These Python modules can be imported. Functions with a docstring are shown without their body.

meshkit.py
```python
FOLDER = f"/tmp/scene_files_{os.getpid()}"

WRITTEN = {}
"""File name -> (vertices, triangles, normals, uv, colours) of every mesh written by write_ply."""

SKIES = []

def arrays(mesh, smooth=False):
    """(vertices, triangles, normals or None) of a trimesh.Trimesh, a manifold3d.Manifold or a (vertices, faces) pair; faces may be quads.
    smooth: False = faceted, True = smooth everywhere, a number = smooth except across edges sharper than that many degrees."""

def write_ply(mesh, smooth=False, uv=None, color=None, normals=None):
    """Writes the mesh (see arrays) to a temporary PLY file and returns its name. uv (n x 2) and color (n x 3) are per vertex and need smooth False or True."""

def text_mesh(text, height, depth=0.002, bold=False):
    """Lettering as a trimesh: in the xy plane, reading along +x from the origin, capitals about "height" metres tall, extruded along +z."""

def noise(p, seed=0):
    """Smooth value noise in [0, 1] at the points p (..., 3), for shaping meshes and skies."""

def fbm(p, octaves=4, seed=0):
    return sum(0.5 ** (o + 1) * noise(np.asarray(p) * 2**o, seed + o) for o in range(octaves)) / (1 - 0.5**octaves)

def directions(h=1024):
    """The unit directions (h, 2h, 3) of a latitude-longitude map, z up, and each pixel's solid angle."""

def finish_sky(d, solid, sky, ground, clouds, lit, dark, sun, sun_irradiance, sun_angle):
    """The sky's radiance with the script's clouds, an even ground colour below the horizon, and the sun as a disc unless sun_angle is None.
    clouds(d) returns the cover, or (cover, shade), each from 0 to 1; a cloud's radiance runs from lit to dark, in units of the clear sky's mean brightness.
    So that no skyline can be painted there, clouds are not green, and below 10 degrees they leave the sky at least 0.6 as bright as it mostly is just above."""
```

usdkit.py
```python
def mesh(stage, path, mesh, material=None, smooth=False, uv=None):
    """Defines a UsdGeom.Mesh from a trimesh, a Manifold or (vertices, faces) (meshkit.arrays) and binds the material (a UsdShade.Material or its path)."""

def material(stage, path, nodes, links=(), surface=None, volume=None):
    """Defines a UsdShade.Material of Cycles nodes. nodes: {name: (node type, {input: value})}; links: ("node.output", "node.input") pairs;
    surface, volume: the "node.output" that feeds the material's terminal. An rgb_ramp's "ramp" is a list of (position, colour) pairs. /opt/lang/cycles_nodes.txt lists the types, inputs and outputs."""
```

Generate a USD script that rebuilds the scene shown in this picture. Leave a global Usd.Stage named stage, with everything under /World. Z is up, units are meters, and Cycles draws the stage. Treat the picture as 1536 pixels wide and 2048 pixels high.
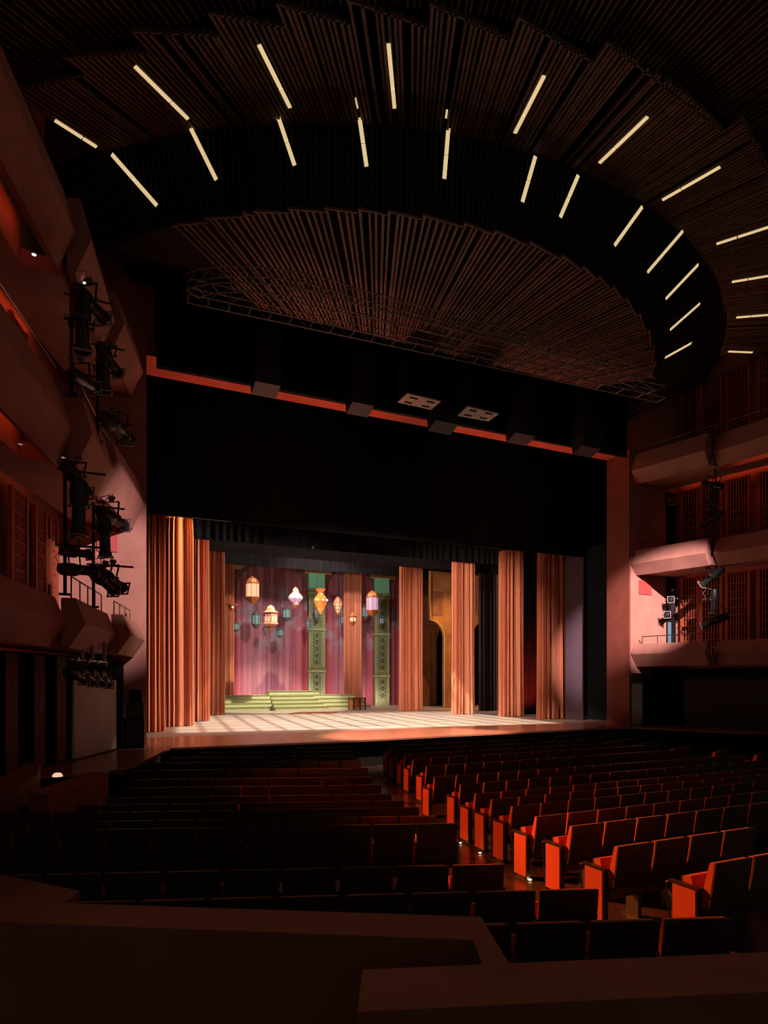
import math, random
import numpy as np, trimesh, usdkit, meshkit
from shapely.geometry import Polygon, Point, box as sbox
from shapely.ops import unary_union
from pxr import Usd, UsdGeom, UsdLux, UsdShade, Gf, Sdf

random.seed(7); rng = np.random.default_rng(7)
stage = Usd.Stage.CreateInMemory()
UsdGeom.SetStageUpAxis(stage, UsdGeom.Tokens.z)
UsdGeom.Xform.Define(stage, '/World')

# ---------------------------------------------------------------- camera (level, shifted lens, turned 25 degrees to the right of the stage axis)
IMG_W, FPX, HORIZON = 1536.0, 1300.0, 1358.0
CAM_Z = 2.95
YAW = math.atan(FPX / (3560.0 - 768.0))
cam = UsdGeom.Camera.Define(stage, '/World/camera')
cam.CreateHorizontalApertureAttr(36.0)
cam.CreateFocalLengthAttr(36.0 * FPX / IMG_W)
cam.CreateVerticalApertureOffsetAttr(36.0 * (HORIZON - 1024.0) / IMG_W)
cam.CreateExposureAttr(0.0)
_m = Gf.Matrix4d()
_m.SetTransform(Gf.Rotation(Gf.Vec3d(1, 0, 0), 90) * Gf.Rotation(Gf.Vec3d(0, 0, 1), -math.degrees(YAW)), Gf.Vec3d(0, 0, CAM_Z))
UsdGeom.Xformable(cam).AddTransformOp().Set(_m)
FW = np.array([math.sin(YAW), math.cos(YAW)]); RT = np.array([math.cos(YAW), -math.sin(YAW)])

def _ray(x, y):
    d = FW + RT * (x - 768.0) / FPX
    return np.array([d[0], d[1], -(y - HORIZON) / FPX])
def on_z(x, y, z):
    r = _ray(x, y); p = r * ((z - CAM_Z) / r[2]); return np.array([p[0], p[1], z])
def on_y(x, y, Y):
    r = _ray(x, y); p = r * (Y / r[1]); return np.array([p[0], Y, CAM_Z + p[2]])
def x_at(x, Y):
    return float(on_y(x, 1000, Y)[0])
def to_px(p):
    p = np.asarray(p, float); zc = p[:2] @ FW
    return np.array([768 + FPX * (p[:2] @ RT) / zc, HORIZON - FPX * (p[2] - CAM_Z) / zc])

# ---------------------------------------------------------------- lights: the theatre's own lamps, plus added fill lights
def spot(name, pos, aim, color, watts, cone, soft=0.3, radius=0.06):
    l = UsdLux.SphereLight.Define(stage, '/World/' + name)
    l.CreateRadiusAttr(radius); l.CreateIntensityAttr(float(watts)); l.CreateNormalizeAttr(True); l.CreateColorAttr(Gf.Vec3f(*color))
    s = UsdLux.ShapingAPI.Apply(l.GetPrim()); s.CreateShapingConeAngleAttr(float(cone)); s.CreateShapingConeSoftnessAttr(soft)
    up = Gf.Vec3d(0, 0, 1)
    if abs(aim[0] - pos[0]) + abs(aim[1] - pos[1]) < 1e-3: up = Gf.Vec3d(0, 1, 0)
    m = Gf.Matrix4d(); m.SetLookAt(Gf.Vec3d(*map(float, pos)), Gf.Vec3d(*map(float, aim)), up)
    UsdGeom.Xformable(l).AddTransformOp().Set(m.GetInverse())
def panel_light(name, pos, aim, w, h, color, watts):
    l = UsdLux.RectLight.Define(stage, '/World/' + name)
    l.CreateWidthAttr(w); l.CreateHeightAttr(h); l.CreateIntensityAttr(float(watts)); l.CreateNormalizeAttr(True); l.CreateColorAttr(Gf.Vec3f(*color))
    up = Gf.Vec3d(0, 0, 1)
    if abs(aim[0] - pos[0]) + abs(aim[1] - pos[1]) < 1e-3: up = Gf.Vec3d(0, 1, 0)
    m = Gf.Matrix4d(); m.SetLookAt(Gf.Vec3d(*map(float, pos)), Gf.Vec3d(*map(float, aim)), up)
    UsdGeom.Xformable(l).AddTransformOp().Set(m.GetInverse())

GP_, GA_ = (12.8, 28.6, 13.0), (12.8, 31.0, 0.88)
spot('floor_projector', GP_, GA_, (1.0, .90, .66), 5200, 50, .1, .006)
spot('left_column_light', (22.0, 17.5, 6.8), (4.8, 31.0, 4.6), (1.0, .68, .56), 9000, 17, .6)
spot('right_column_light', (1.0, 15.6, 6.8), (19.5, 32.0, 4.6), (1.0, .67, .53), 7600, 15, .6)
spot('left_gold_light', (7.0, 28.2, 11.5), (4.0, 29.6, 8.7), (1.0, .66, .14), 620, 26, .8)
panel_light('second_electric', (12.5, 33.8, 12.6), (12.5, 34.2, 0), 15, .5, (1.0, .66, .5), 220)
panel_light('third_electric', (13, 38.5, 12.6), (13, 39.5, 0), 14, .5, (1.0, .74, .58), 260)
spot('steps_light', (12.5, 36.8, 12.0), (12.0, 42.8, 1.0), (1.0, .98, .58), 2600, 24, .4)
panel_light('ground_row', (15, 45.05, 1.15), (15, 47.0, 3.6), 13, .25, (1.0, .74, .72), 90)
spot('backdrop_wash', (14, 36.8, 12.3), (15, 46.6, 5.0), (1.0, .80, .78), 950, 38, .6, .35)
spot('arch_light', (22.6, 36.2, 10.8), (24.3, 40.2, 4), (1.0, .58, .20), 700, 34, .7)
spot('wing_red_light', (23.25, 28.75, 1.5), (23.5, 30.9, 2.8), (1.0, .06, .035), 110, 40, .8)
spot('right_wall_light', (16.0, 6.0, 12.7), (23.0, 21.6, 5.8), (1.0, .72, .72), 16000, 8.0, .8, .03)
spot('left_wall_light', (8.0, 6.0, 12.7), (1.0, 21.6, 5.8), (1.0, .72, .72), 6000, 8.5, .8, .03)
spot('seat_red_light', (1.0, 12.2, 5.9), (5.7, 5.3, .6), (1.0, .24, .05), 2100, 16, .8, .12)
spot('seat_red_light_front', (.5, 15.0, 5.4), (8.2, 10.8, .4), (1.0, .20, .045), 1100, 36, .7, .12)
spot('left_red_fill', (12, 6, 14.5), (-.5, 16, 8), (1.0, .32, .18), 27, 42, .8, .2)  # added red fill on the left balconies, no fitting there
spot('right_red_fill', (8, 4, 14.5), (24, 18, 8), (1.0, .24, .13), 16, 40, .8, .2)  # added red fill towards the right balconies, likewise without a fitting
spot('rear_fill_light', (2.8, 5.2, 13.0), (1.6, 2.8, 1.6), (1.0, .60, .42), 85, 16, .9, .2)  # added fill for the near parapet tops, no lamp known above
spot('header_light_left', (8.0, 24.0, 1.1), (6.8, 22.2, 13.1), (1.0, .25, .14), 800, 27, .8, .1)
spot('header_light_right', (16.0, 24.0, 1.1), (17.2, 22.2, 13.1), (1.0, .25, .14), 800, 27, .8, .1)
spot('apron_light_left', (2.4, 18.9, 6.4), (12.0, 22.6, .9), (1.0, .62, .46), 5600, 17, .6)
spot('apron_light_right', (21.6, 18.9, 6.4), (10.0, 22.6, .9), (1.0, .60, .44), 5600, 17, .6)
spot('canopy_bounce_fill', (8.5, 21.3, 1.05), (7.6, 12.4, 15.0), (1.0, .80, .68), 95, 24, .9, .15)  # added light in place of stage bounce on the ceiling slats
spot('backdrop_top_light', (.8, 15.4, 6.9), (18.0, 46.6, 8.4), (1.0, .92, .84), 2200, 8.5, .7)
dl = UsdLux.DomeLight.Define(stage, '/World/ambient_fill'); dl.CreateIntensityAttr(1.0); dl.CreateColorAttr(Gf.Vec3f(.015, .0143, .0118))  # added ambient fill that lifts the blacks


# ---------------------------------------------------------------- helpers
_used = {}
def numbered(path):
    n = _used.get(path, 0); _used[path] = n + 1
    return path if n == 0 else f'{path}_{n:03d}'
def tag(p, label=None, cat=None, group=None, kind=None):
    for k, v in (('label', label), ('category', cat), ('group', group), ('kind', kind)):
        if v: p.SetCustomDataByKey(k, v)
    return p
class Thing:
    def __init__(s, name, label=None, cat=None, loc=(0, 0, 0), group=None, kind=None, rotz=0.0, matrix=None, parent=None):
        s.path = numbered((parent.path if parent else '/World') + '/' + name); s.loc = np.asarray(loc, float); s.local = bool(rotz) or matrix is not None
        x = UsdGeom.Xform.Define(stage, s.path); s.prim = x.GetPrim()
        if matrix is not None: x.AddTransformOp().Set(matrix)
        else:
            x.AddTranslateOp().Set(Gf.Vec3d(*map(float, loc)))
            if rotz: x.AddRotateZOp().Set(float(rotz))
        tag(s.prim, label, cat, group, kind)
    def part(s, name, mesh, mat, smooth=False, label=None, kind=None, local=False):
        """mesh in world coordinates, unless local"""
        p = Part(s, name, mesh, mat, smooth, None if (local or s.local) else s.loc)
        tag(p.prim, label, kind=kind); return p
class Part:
    def __init__(s, parent, name, mesh, mat, smooth=False, shift=None):
        s.path = numbered(parent.path + '/' + name); s.shift = shift
        v, f, n = meshkit.arrays(mesh, smooth)
        if shift is not None: v = v - shift
        m = UsdGeom.Mesh.Define(stage, s.path)
        _fill(m, v, f, n, mat); s.prim = m.GetPrim()
    def sub(s, name, mesh, mat, smooth=False, label=None, kind=None):
        p = Part(s, name, mesh, mat, smooth, s.shift); tag(p.prim, label, kind=kind); return p
from pxr import Vt
def _fill(m, v, f, n, mat):
    m.CreatePointsAttr(Vt.Vec3fArray.FromNumpy(np.ascontiguousarray(v, np.float32)))
    m.CreateFaceVertexCountsAttr(Vt.IntArray.FromNumpy(np.full(len(f), 3, np.int32)))
    m.CreateFaceVertexIndicesAttr(Vt.IntArray.FromNumpy(np.ascontiguousarray(f, np.int32).ravel()))
    m.CreateSubdivisionSchemeAttr('none')
    if n is not None:
        m.CreateNormalsAttr(Vt.Vec3fArray.FromNumpy(np.ascontiguousarray(n, np.float32))); m.SetNormalsInterpolation('vertex')
    UsdShade.MaterialBindingAPI.Apply(m.GetPrim()).Bind(mat)
def single(name, mesh, mat, label=None, cat=None, group=None, kind=None, smooth=False):
    v, f, n = meshkit.arrays(mesh, smooth)
    m = UsdGeom.Mesh.Define(stage, numbered('/World/' + name)); _fill(m, v, f, n, mat)
    tag(m.GetPrim(), label, cat, group, kind); return m.GetPrim()
def copy_of(thing, name, label, cat, group, loc=None, rotz=0.0, matrix=None):
    t = UsdGeom.Xform.Define(stage, numbered('/World/' + name))
    if matrix is not None: t.AddTransformOp().Set(matrix)
    else:
        t.AddTranslateOp().Set(Gf.Vec3d(*map(float, loc))); t.AddRotateZOp().Set(float(rotz))
    t.GetPrim().GetReferences().AddInternalReference(thing.path); t.GetPrim().SetInstanceable(True)
    tag(t.GetPrim(), label, cat, group); return t.GetPrim()

def bx(x0, x1, y0, y1, z0, z1):
    b = trimesh.creation.box((abs(x1 - x0), abs(y1 - y0), abs(z1 - z0))); b.apply_translation(((x0 + x1) / 2, (y0 + y1) / 2, (z0 + z1) / 2)); return b
def cat_(*ms):
    out = []
    for m in ms: out += list(m) if isinstance(m, (list, tuple)) else [m]
    return trimesh.util.concatenate(out)
def bar(p0, p1, w, h=None, up=(0, 0, 1)):
    """square bar from p0 to p1"""
    p0, p1 = np.asarray(p0, float), np.asarray(p1, float); d = p1 - p0; L = np.linalg.norm(d); d /= L
    u = np.asarray(up, float)
    if abs(d @ u) > .95: u = np.array([1.0, 0, 0])
    s = np.cross(d, u); s /= np.linalg.norm(s); t = np.cross(s, d)
    b = trimesh.creation.box((L, w, h or w)); M = np.eye(4); M[:3, 0] = d; M[:3, 1] = s; M[:3, 2] = t; M[:3, 3] = (p0 + p1) / 2
    b.apply_transform(M); return b
def rod(p0, p1, r, n=6):
    return trimesh.creation.cylinder(radius=r, segment=np.array([p0, p1], float), sections=n)
def rods(pts, r, n=6): return cat_([rod(a, b, r, n) for a, b in zip(pts[:-1], pts[1:])])
def lathe(prof, n=24, z_axis=True):
    """prof: (radius, height) pairs"""
    return trimesh.creation.revolve(np.array(prof, float), sections=n)
def extrude(poly, h): return trimesh.creation.extrude_polygon(poly, h)
def upright(poly, Y, t):
    """polygon in (x, z) made a slab from y = Y to Y + t"""
    m = trimesh.creation.extrude_polygon(poly, t); v = m.vertices.copy()
    m.vertices = np.stack([v[:, 0], Y + t - v[:, 2], v[:, 1]], 1); return m
def along(P0, P1, prof, side):
    P0, P1 = np.asarray(P0, float), np.asarray(P1, float); L = np.linalg.norm(P1 - P0); d = (P1 - P0) / L; n = np.array([d[1], -d[0]]) * side
    m = trimesh.creation.extrude_polygon(Polygon(prof), L); v = m.vertices
    w = np.zeros_like(v); w[:, :2] = P0 + np.outer(v[:, 2], d) + np.outer(v[:, 0], n); w[:, 2] = v[:, 1]
    m = trimesh.Trimesh(w, m.faces, process=False); m.fix_normals(); return m
def plan_slab(pts, z0, z1):
    m = trimesh.creation.extrude_polygon(Polygon(pts), z1 - z0); m.apply_translation((0, 0, z0)); return m

# ---------------------------------------------------------------- materials
def mat(name, c, rough=0.7, spec=0.3, c2=None, scale=6.0, stretch=(1, 1, 1), bump=0.0, metal=0.0, emit=None, es=0.0, detail=4, sheen=0.0, contrast=(0.35, 0.65)):
    nodes = {'p': ('principled_bsdf', {'base_color': c, 'roughness': rough, 'specular_ior_level': spec, 'metallic': metal, 'sheen_weight': sheen})}
    links = []
    if c2 is not None or bump:
        nodes['g'] = ('geometry', {}); nodes['mp'] = ('mapping', {'scale': stretch}); nodes['n'] = ('noise_texture', {'scale': scale, 'detail': detail, 'roughness': 0.6})
        links += [('g.position', 'mp.vector'), ('mp.vector', 'n.vector')]
        if c2 is not None:
            nodes['r'] = ('rgb_ramp', {'ramp': [(contrast[0], c), (contrast[1], c2)]}); links += [('n.fac', 'r.fac'), ('r.color', 'p.base_color')]
        if bump:
            nodes['b'] = ('bump', {'strength': bump, 'distance': 0.02}); links += [('n.fac', 'b.height'), ('b.normal', 'p.normal')]
    if emit is not None:
        nodes['p'][1].update({'emission_color': emit, 'emission_strength': es})
    return usdkit.material(stage, '/World/Looks/' + name, nodes, links, surface='p.BSDF')
def ramp_mat(name, stops, rough=0.8, scale=1.0, stretch=(1, 1, 1), detail=3, bump=0.0, sheen=0.0, spec=0.2, translucent=0.0):
    nodes = {'p': ('principled_bsdf', {'roughness': rough, 'specular_ior_level': spec, 'sheen_weight': sheen}), 'g': ('geometry', {}), 'mp': ('mapping', {'scale': stretch}),
             'n': ('noise_texture', {'scale': scale, 'detail': detail, 'roughness': 0.65}), 'r': ('rgb_ramp', {'ramp': stops})}
    links = [('g.position', 'mp.vector'), ('mp.vector', 'n.vector'), ('n.fac', 'r.fac'), ('r.color', 'p.base_color')]
    if bump:
        nodes['b'] = ('bump', {'strength': bump, 'distance': 0.03}); links += [('n.fac', 'b.height'), ('b.normal', 'p.normal')]
    return usdkit.material(stage, '/World/Looks/' + name, nodes, links, surface='p.BSDF')

M = {}
M['plaster'] = mat('plaster', (0.40, 0.19, 0.145), 0.75, 0.25, c2=(0.33, 0.15, 0.115), scale=1.4, bump=0.08)
M['plaster_red'] = mat('plaster_red', (0.46, 0.10, 0.06), 0.75, 0.2, c2=(0.40, 0.085, 0.05), scale=1.5)
M['hatch'] = mat('hatch_red', (0.42, 0.055, 0.05), 0.6, 0.3)
M['black'] = mat('matt_black', (0.006, 0.006, 0.006), 0.85, 0.15)
M['black_cloth'] = mat('black_cloth', (0.008, 0.008, 0.009), 0.95, 0.05, c2=(0.012, 0.012, 0.013), scale=3, stretch=(1, 1, .1), sheen=0.0)
M['grey_cloth'] = mat('grey_cloth', (0.006, 0.0056, 0.0056), 0.95, 0.08, c2=(0.009, 0.0084, 0.0084), scale=2, stretch=(1, 1, .2))
M['plum_flat'] = mat('plum_flat', (0.12, 0.08, 0.105), 0.9, 0.1, c2=(0.095, 0.064, 0.085), scale=.8, stretch=(1, 1, .1))
M['blue_black'] = mat('blue_black', (0.012, 0.02, 0.028), 0.9, 0.1)
M['dark_metal'] = mat('dark_metal', (0.02, 0.021, 0.022), 0.4, 0.5, metal=0.3)
M['fixture'] = mat('fixture_black', (0.016, 0.02, 0.022), 0.35, 0.5)
M['fixture_lens'] = mat('fixture_lens', (0.02, 0.05, 0.055), 0.08, 0.8)
M['steel'] = mat('steel', (0.30, 0.29, 0.27), 0.35, 0.5, metal=0.8)
M['truss'] = mat('truss_alu', (0.22, 0.21, 0.20), 0.5, 0.4, metal=0.3)
M['slat'] = mat('walnut_slat', (0.17, 0.095, 0.070), 0.6, 0.25, c2=(0.12, 0.066, 0.048), scale=5, stretch=(1, 1, 1))
M['slat_b'] = mat('walnut_slat_dark', (0.12, 0.068, 0.052), 0.6, 0.25, c2=(0.085, 0.046, 0.036), scale=5)
M['slat_c'] = mat('walnut_slat_red', (0.20, 0.10, 0.068), 0.6, 0.25, c2=(0.14, 0.068, 0.048), scale=5)
M['band_slat'] = mat('dark_band_slat', (0.030, 0.022, 0.018), 0.7, 0.2)
M['strip'] = mat('strip_lamp', (0.8, 0.75, 0.6), 0.4, 0.3, emit=(1.0, 0.74, 0.37), es=0.70)
M['downlight'] = mat('downlight', (0.8, 0.7, 0.5), 0.4, 0.3, emit=(1.0, 0.75, 0.55), es=3.0)
M['dim_downlight'] = mat('dim_downlight', (0.5, 0.4, 0.35), 0.4, 0.3, emit=(1.0, 0.6, 0.5), es=0.25)
M['step_glow'] = mat('step_glow', (0.8, 0.6, 0.4), 0.4, 0.3, emit=(1.0, 0.62, 0.36), es=0.9)
M['aisle_light'] = mat('aisle_light', (0.8, 0.7, 0.5), 0.4, 0.3, emit=(1.0, 0.80, 0.38), es=9.0)
M['cove'] = mat('cove_lamp', (0.6, 0.2, 0.1), 0.5, 0.2, emit=(1.0, 0.115, 0.03), es=4.2)
M['cove_dim'] = mat('cove_lamp_dim', (0.6, 0.2, 0.1), 0.5, 0.2, emit=(1.0, 0.12, 0.035), es=.8)
M['walnut'] = mat('seat_walnut', (0.085, 0.050, 0.028), 0.34, 0.45, c2=(0.045, 0.026, 0.015), scale=9, stretch=(4, 4, .25))
M['upholstery'] = mat('seat_red', (0.56, 0.085, 0.025), 0.85, 0.15, c2=(0.50, 0.072, 0.020), scale=40, sheen=0.2)
M['seat_frame'] = mat('seat_frame', (0.10, 0.09, 0.07), 0.4, 0.5, metal=0.5)
M['arm_cap'] = mat('arm_cap', (0.035, 0.020, 0.013), 0.35, 0.4)
M['floor'] = mat('dark_floor', (0.075, 0.040, 0.036), 0.2, 0.6, c2=(0.04, 0.02, 0.018), scale=2, stretch=(4, .6, 1))
M['apron'] = mat('apron_wood', (0.46, 0.21, 0.14), 0.24, 0.5, c2=(0.36, 0.155, 0.10), scale=1.2, stretch=(.6, 9, 1))
M['stagecloth'] = mat('stage_cloth', (0.44, 0.36, 0.33), 0.42, 0.35, c2=(0.40, 0.32, 0.295), scale=.8)
M['stage_front'] = mat('stage_front', (0.012, 0.013, 0.010), 0.8, 0.2)
M['parapet'] = mat('near_parapet', (0.30, 0.095, 0.055), 0.7, 0.25, c2=(0.25, 0.075, 0.045), scale=2.0, bump=0.1)

# ================================================================ the hall: floor, stage, walls
STAGE_Z = 0.88
def smooth(a, b, x): t = min(1.0, max(0.0, (x - a) / (b - a))); return t * t * (3 - 2 * t)
ROW_A = math.radians(20.5); U_L = np.array([math.cos(ROW_A), -math.sin(ROW_A)]); N_L = np.array([math.sin(ROW_A), math.cos(ROW_A)])
def zf_left(s): return float(np.interp(s, [4.5, 5.7, 7.0, 8.5, 9.3, 10.3, 12.0], [0.30, 0.24, 0.20, 0.19, 0.13, 0.05, -0.05]))
def zf_mid(y): return float(np.interp(y, [4.0, 5.3, 6.5, 8.3, 9.9, 11.2, 12.5], [0.33, 0.27, 0.22, 0.11, 0.03, -0.02, -0.05]))
def aisle_x(y): return float(np.interp(y, [3.5, 5.2, 7.5, 9.5, 12.0, 15.0, 19.0], [4.9, 4.75, 5.25, 5.75, 6.35, 7.2, 8.2]))
def floor_z(x, y):
    w = smooth(aisle_x(y) - 0.45, aisle_x(y) + 0.45, x)
    return (1 - w) * zf_left(x * N_L[0] + y * N_L[1]) + w * zf_mid(y)
gx, gy = np.linspace(-4.0, 30.0, 103), np.linspace(1.2, 21.5, 62)
v = np.array([[x, y, floor_z(x, y)] for y in gy for x in gx]); nx = len(gx)
f = np.array([[j * nx + i, j * nx + i + 1, (j + 1) * nx + i + 1, (j + 1) * nx + i] for j in range(len(gy) - 1) for i in range(nx - 1)])
# a real slab: the same grid again underneath
v2 = v.copy(); v2[:, 2] -= 0.35
f = np.vstack([f, (f + len(v))[:, ::-1]])
fl = Thing('floor', 'dark polished wood floor of the stalls and their aisles', 'floor', kind='structure')
fl.part('slab', (np.vstack([v, v2]), f), M['floor'], smooth=40)
# dark joint lines across and along the aisle
for a, b in (((745, 1566), (822, 1615)), ((800, 1592), (850, 1596)), ((930, 1680), (1000, 1722)), ((1010, 1735), (1090, 1780))):
    A, B = on_z(*a, .1), on_z(*b, .1); A[2], B[2] = floor_z(A[0], A[1]) + .003, floor_z(B[0], B[1]) + .003
    fl.part('floor_joint', bar(A, B, .018, .006), M['black'])
single('floor', bx(-6, 12, -6, 1.25, .05, .35), M['floor'], 'raised rear floor behind the near parapets', 'floor', kind='structure')

ap = [(-3.0, 15.6), (0.62, 15.7), (1.17, 16.71), (2.41, 20.39), (5.5, 20.32), (8.61, 20.26), (12.24, 20.55), (16.5, 20.72), (20.84, 20.85), (21.5, 20.7), (22.9, 17.0), (27.0, 16.2), (27.0, 24.2), (-3.0, 24.2)]
ap_in = [(-3.0, 16.0), (0.5, 16.1), (0.95, 16.9), (2.2, 20.62), (8.61, 20.5), (12.24, 20.8), (20.9, 21.08), (21.7, 20.9), (23.1, 17.3), (27.0, 16.5), (27.0, 24.2), (-3.0, 24.2)]
single('stage_front', plan_slab(ap_in, -0.1, STAGE_Z - .06), M['stage_front'], 'black upright front of the stage apron', 'stage front', kind='structure')
apron = Thing('stage_apron', 'polished red-brown planked apron along the front of the stage', 'stage', kind='structure')
apron.part('deck', plan_slab(ap, STAGE_Z - .06, STAGE_Z), M['apron'])
single('stage_floor', bx(-5, 33, 24.2, 50, STAGE_Z - .1, STAGE_Z), M['stagecloth'], 'pale stage floor between the curtain columns', 'stage floor', kind='structure')

WL0, WL1 = (-0.6, 21.6), (-4.8, 8.0)
M['reveal'] = mat('reveal_red', (0.26, 0.075, 0.052), 0.75, 0.2, c2=(0.22, 0.06, 0.042), scale=1.5)
wf = Thing('wall_front', 'salmon plaster proscenium wall round the stage opening', 'wall', kind='structure')
wf.part('left_pier', bx(-6, 1.85, 21.6, 23.0, -.1, 19.5), M['plaster'], label='pier left of the stage opening')
wf.part('right_pier', bx(22.17, 31, 21.6, 23.0, -.1, 19.5), M['plaster'], label='pier right of the stage opening')
wf.part('right_reveal', bx(22.12, 22.17, 21.62, 23.0, .88, 13.1), M['reveal'], label='dark red inner face of the right pier')
wf.part('header', bx(1.85, 22.17, 21.6, 23.0, 13.1, 19.5), M['plaster_red'], label='header over the stage opening')
for s, (x0, x1, z0, z1) in (('left', (0.42, 1.0, 6.85, 7.7)), ('right', (22.66, 23.42, 6.75, 7.38))):
    wf.part('hatch', bx(x0, x1, 21.56, 21.6, z0, z1), M['hatch'], label='square red hatch')
def wall_line(name, P0, P1, z0, z1, m, t, side, label): single(name, along(P0, P1, [(0, z0), (-t, z0), (-t, z1), (0, z1)], side), m, label, 'wall', kind='structure')
wall_line('wall_left', WL1, WL0, -.1, 19.5, M['plaster'], .3, 1, 'left side wall of the hall behind the balconies')
wall_line('wall_right', (25.0, 21.6), (27.5, 9.5), -.1, 19.5, M['plaster'], .3, 1, 'right side wall of the hall behind the balconies')
wall_line('wall_left_lower', (-1.75, 15.4), (1.18, 21.55), -.1, 3.55, M['black_cloth'], .12, 1, 'black lower side wall under the left balcony')
wall_line('wall_right_lower', (23.4, 21.55), (26.4, 15.2), -.1, 3.4, M['black_cloth'], .12, 1, 'black lower side wall under the right balcony')
single('wall_back_stage', bx(-6, 34, 49.6, 50, STAGE_Z, 20), M['black'], 'black rear wall of the stage', 'wall', kind='structure')
single('wall_left_stage', bx(-6, -5.7, 23, 50, STAGE_Z, 20), M['black'], 'black left wall of the stage', 'wall', kind='structure')
single('wall_right_stage', bx(33.7, 34, 23, 50, STAGE_Z, 20), M['black'], 'black right wall of the stage', 'wall', kind='structure')
single('ceiling_stage', bx(-6, 34, 22.5, 50, 19.6, 20), M['black'], 'black ceiling over the stage', 'ceiling', kind='structure')
single('ceiling', bx(-12, 34, -6, 22.6, 19.5, 19.9), M['black'], 'black ceiling slab above the slatted canopies', 'ceiling', kind='structure')

# black grille hanging before the header, with the boxes under it
hp = Thing('header_grille', 'black grille bay across the top of the proscenium', 'grille', kind='structure')
hp.part('grille_bay', bx(2.08, 21.25, 20.98, 21.5, 13.3, 16.2), M['black'])
hp.part('grille_panel', bx(2.08, 21.25, 20.90, 20.98, 12.46, 16.2), M['black'])
hp.part('grille_rail', bx(2.08, 21.25, 20.86, 20.9, 12.47, 12.56), M['dark_metal'])

# ================================================================ balconies
# profile of a balcony front: leans out to a crease half way up
def bal_prof(zb, zm, zt): return [(-.5, zb + .08), (-.34, zb), (0, zm), (-.22, zt), (-.5, zt)]
LEFT = {1: (3.62, 4.15, 4.70), 2: (7.6, 8.4, 9.2), 3: (11.7, 12.5, 13.35)}
RIGHT = {1: (3.50, 4.05, 4.50), 2: (7.58, 8.05, 8.68), 3: (11.65, 12.2, 12.95)}
SEG_L = {1: [((-1.75, 9.5), (-.30, 15.5)), ((.09, 15.5), (.85, 18.9)), ((1.22, 18.9), (1.80, 21.55))],
         2: [((-1.75, 9.5), (-.18, 15.7)), ((.22, 15.8), (.78, 18.45)), ((.95, 18.45), (1.78, 21.55))],
         3: [((-1.75, 9.5), (-.12, 15.4)), ((.20, 15.5), (.82, 18.8)), ((1.05, 18.8), (1.75, 21.55))]}
SEG_R = [((22.17, 21.55), (22.85, 18.35)), ((23.35, 18.35), (23.9, 14.0)), ((24.3, 14.0), (25.2, 9.0))]
word = {1: 'lowest', 2: 'middle', 3: 'top'}; place = ['nearest the stage', 'second from the stage', 'third from the stage']
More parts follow.
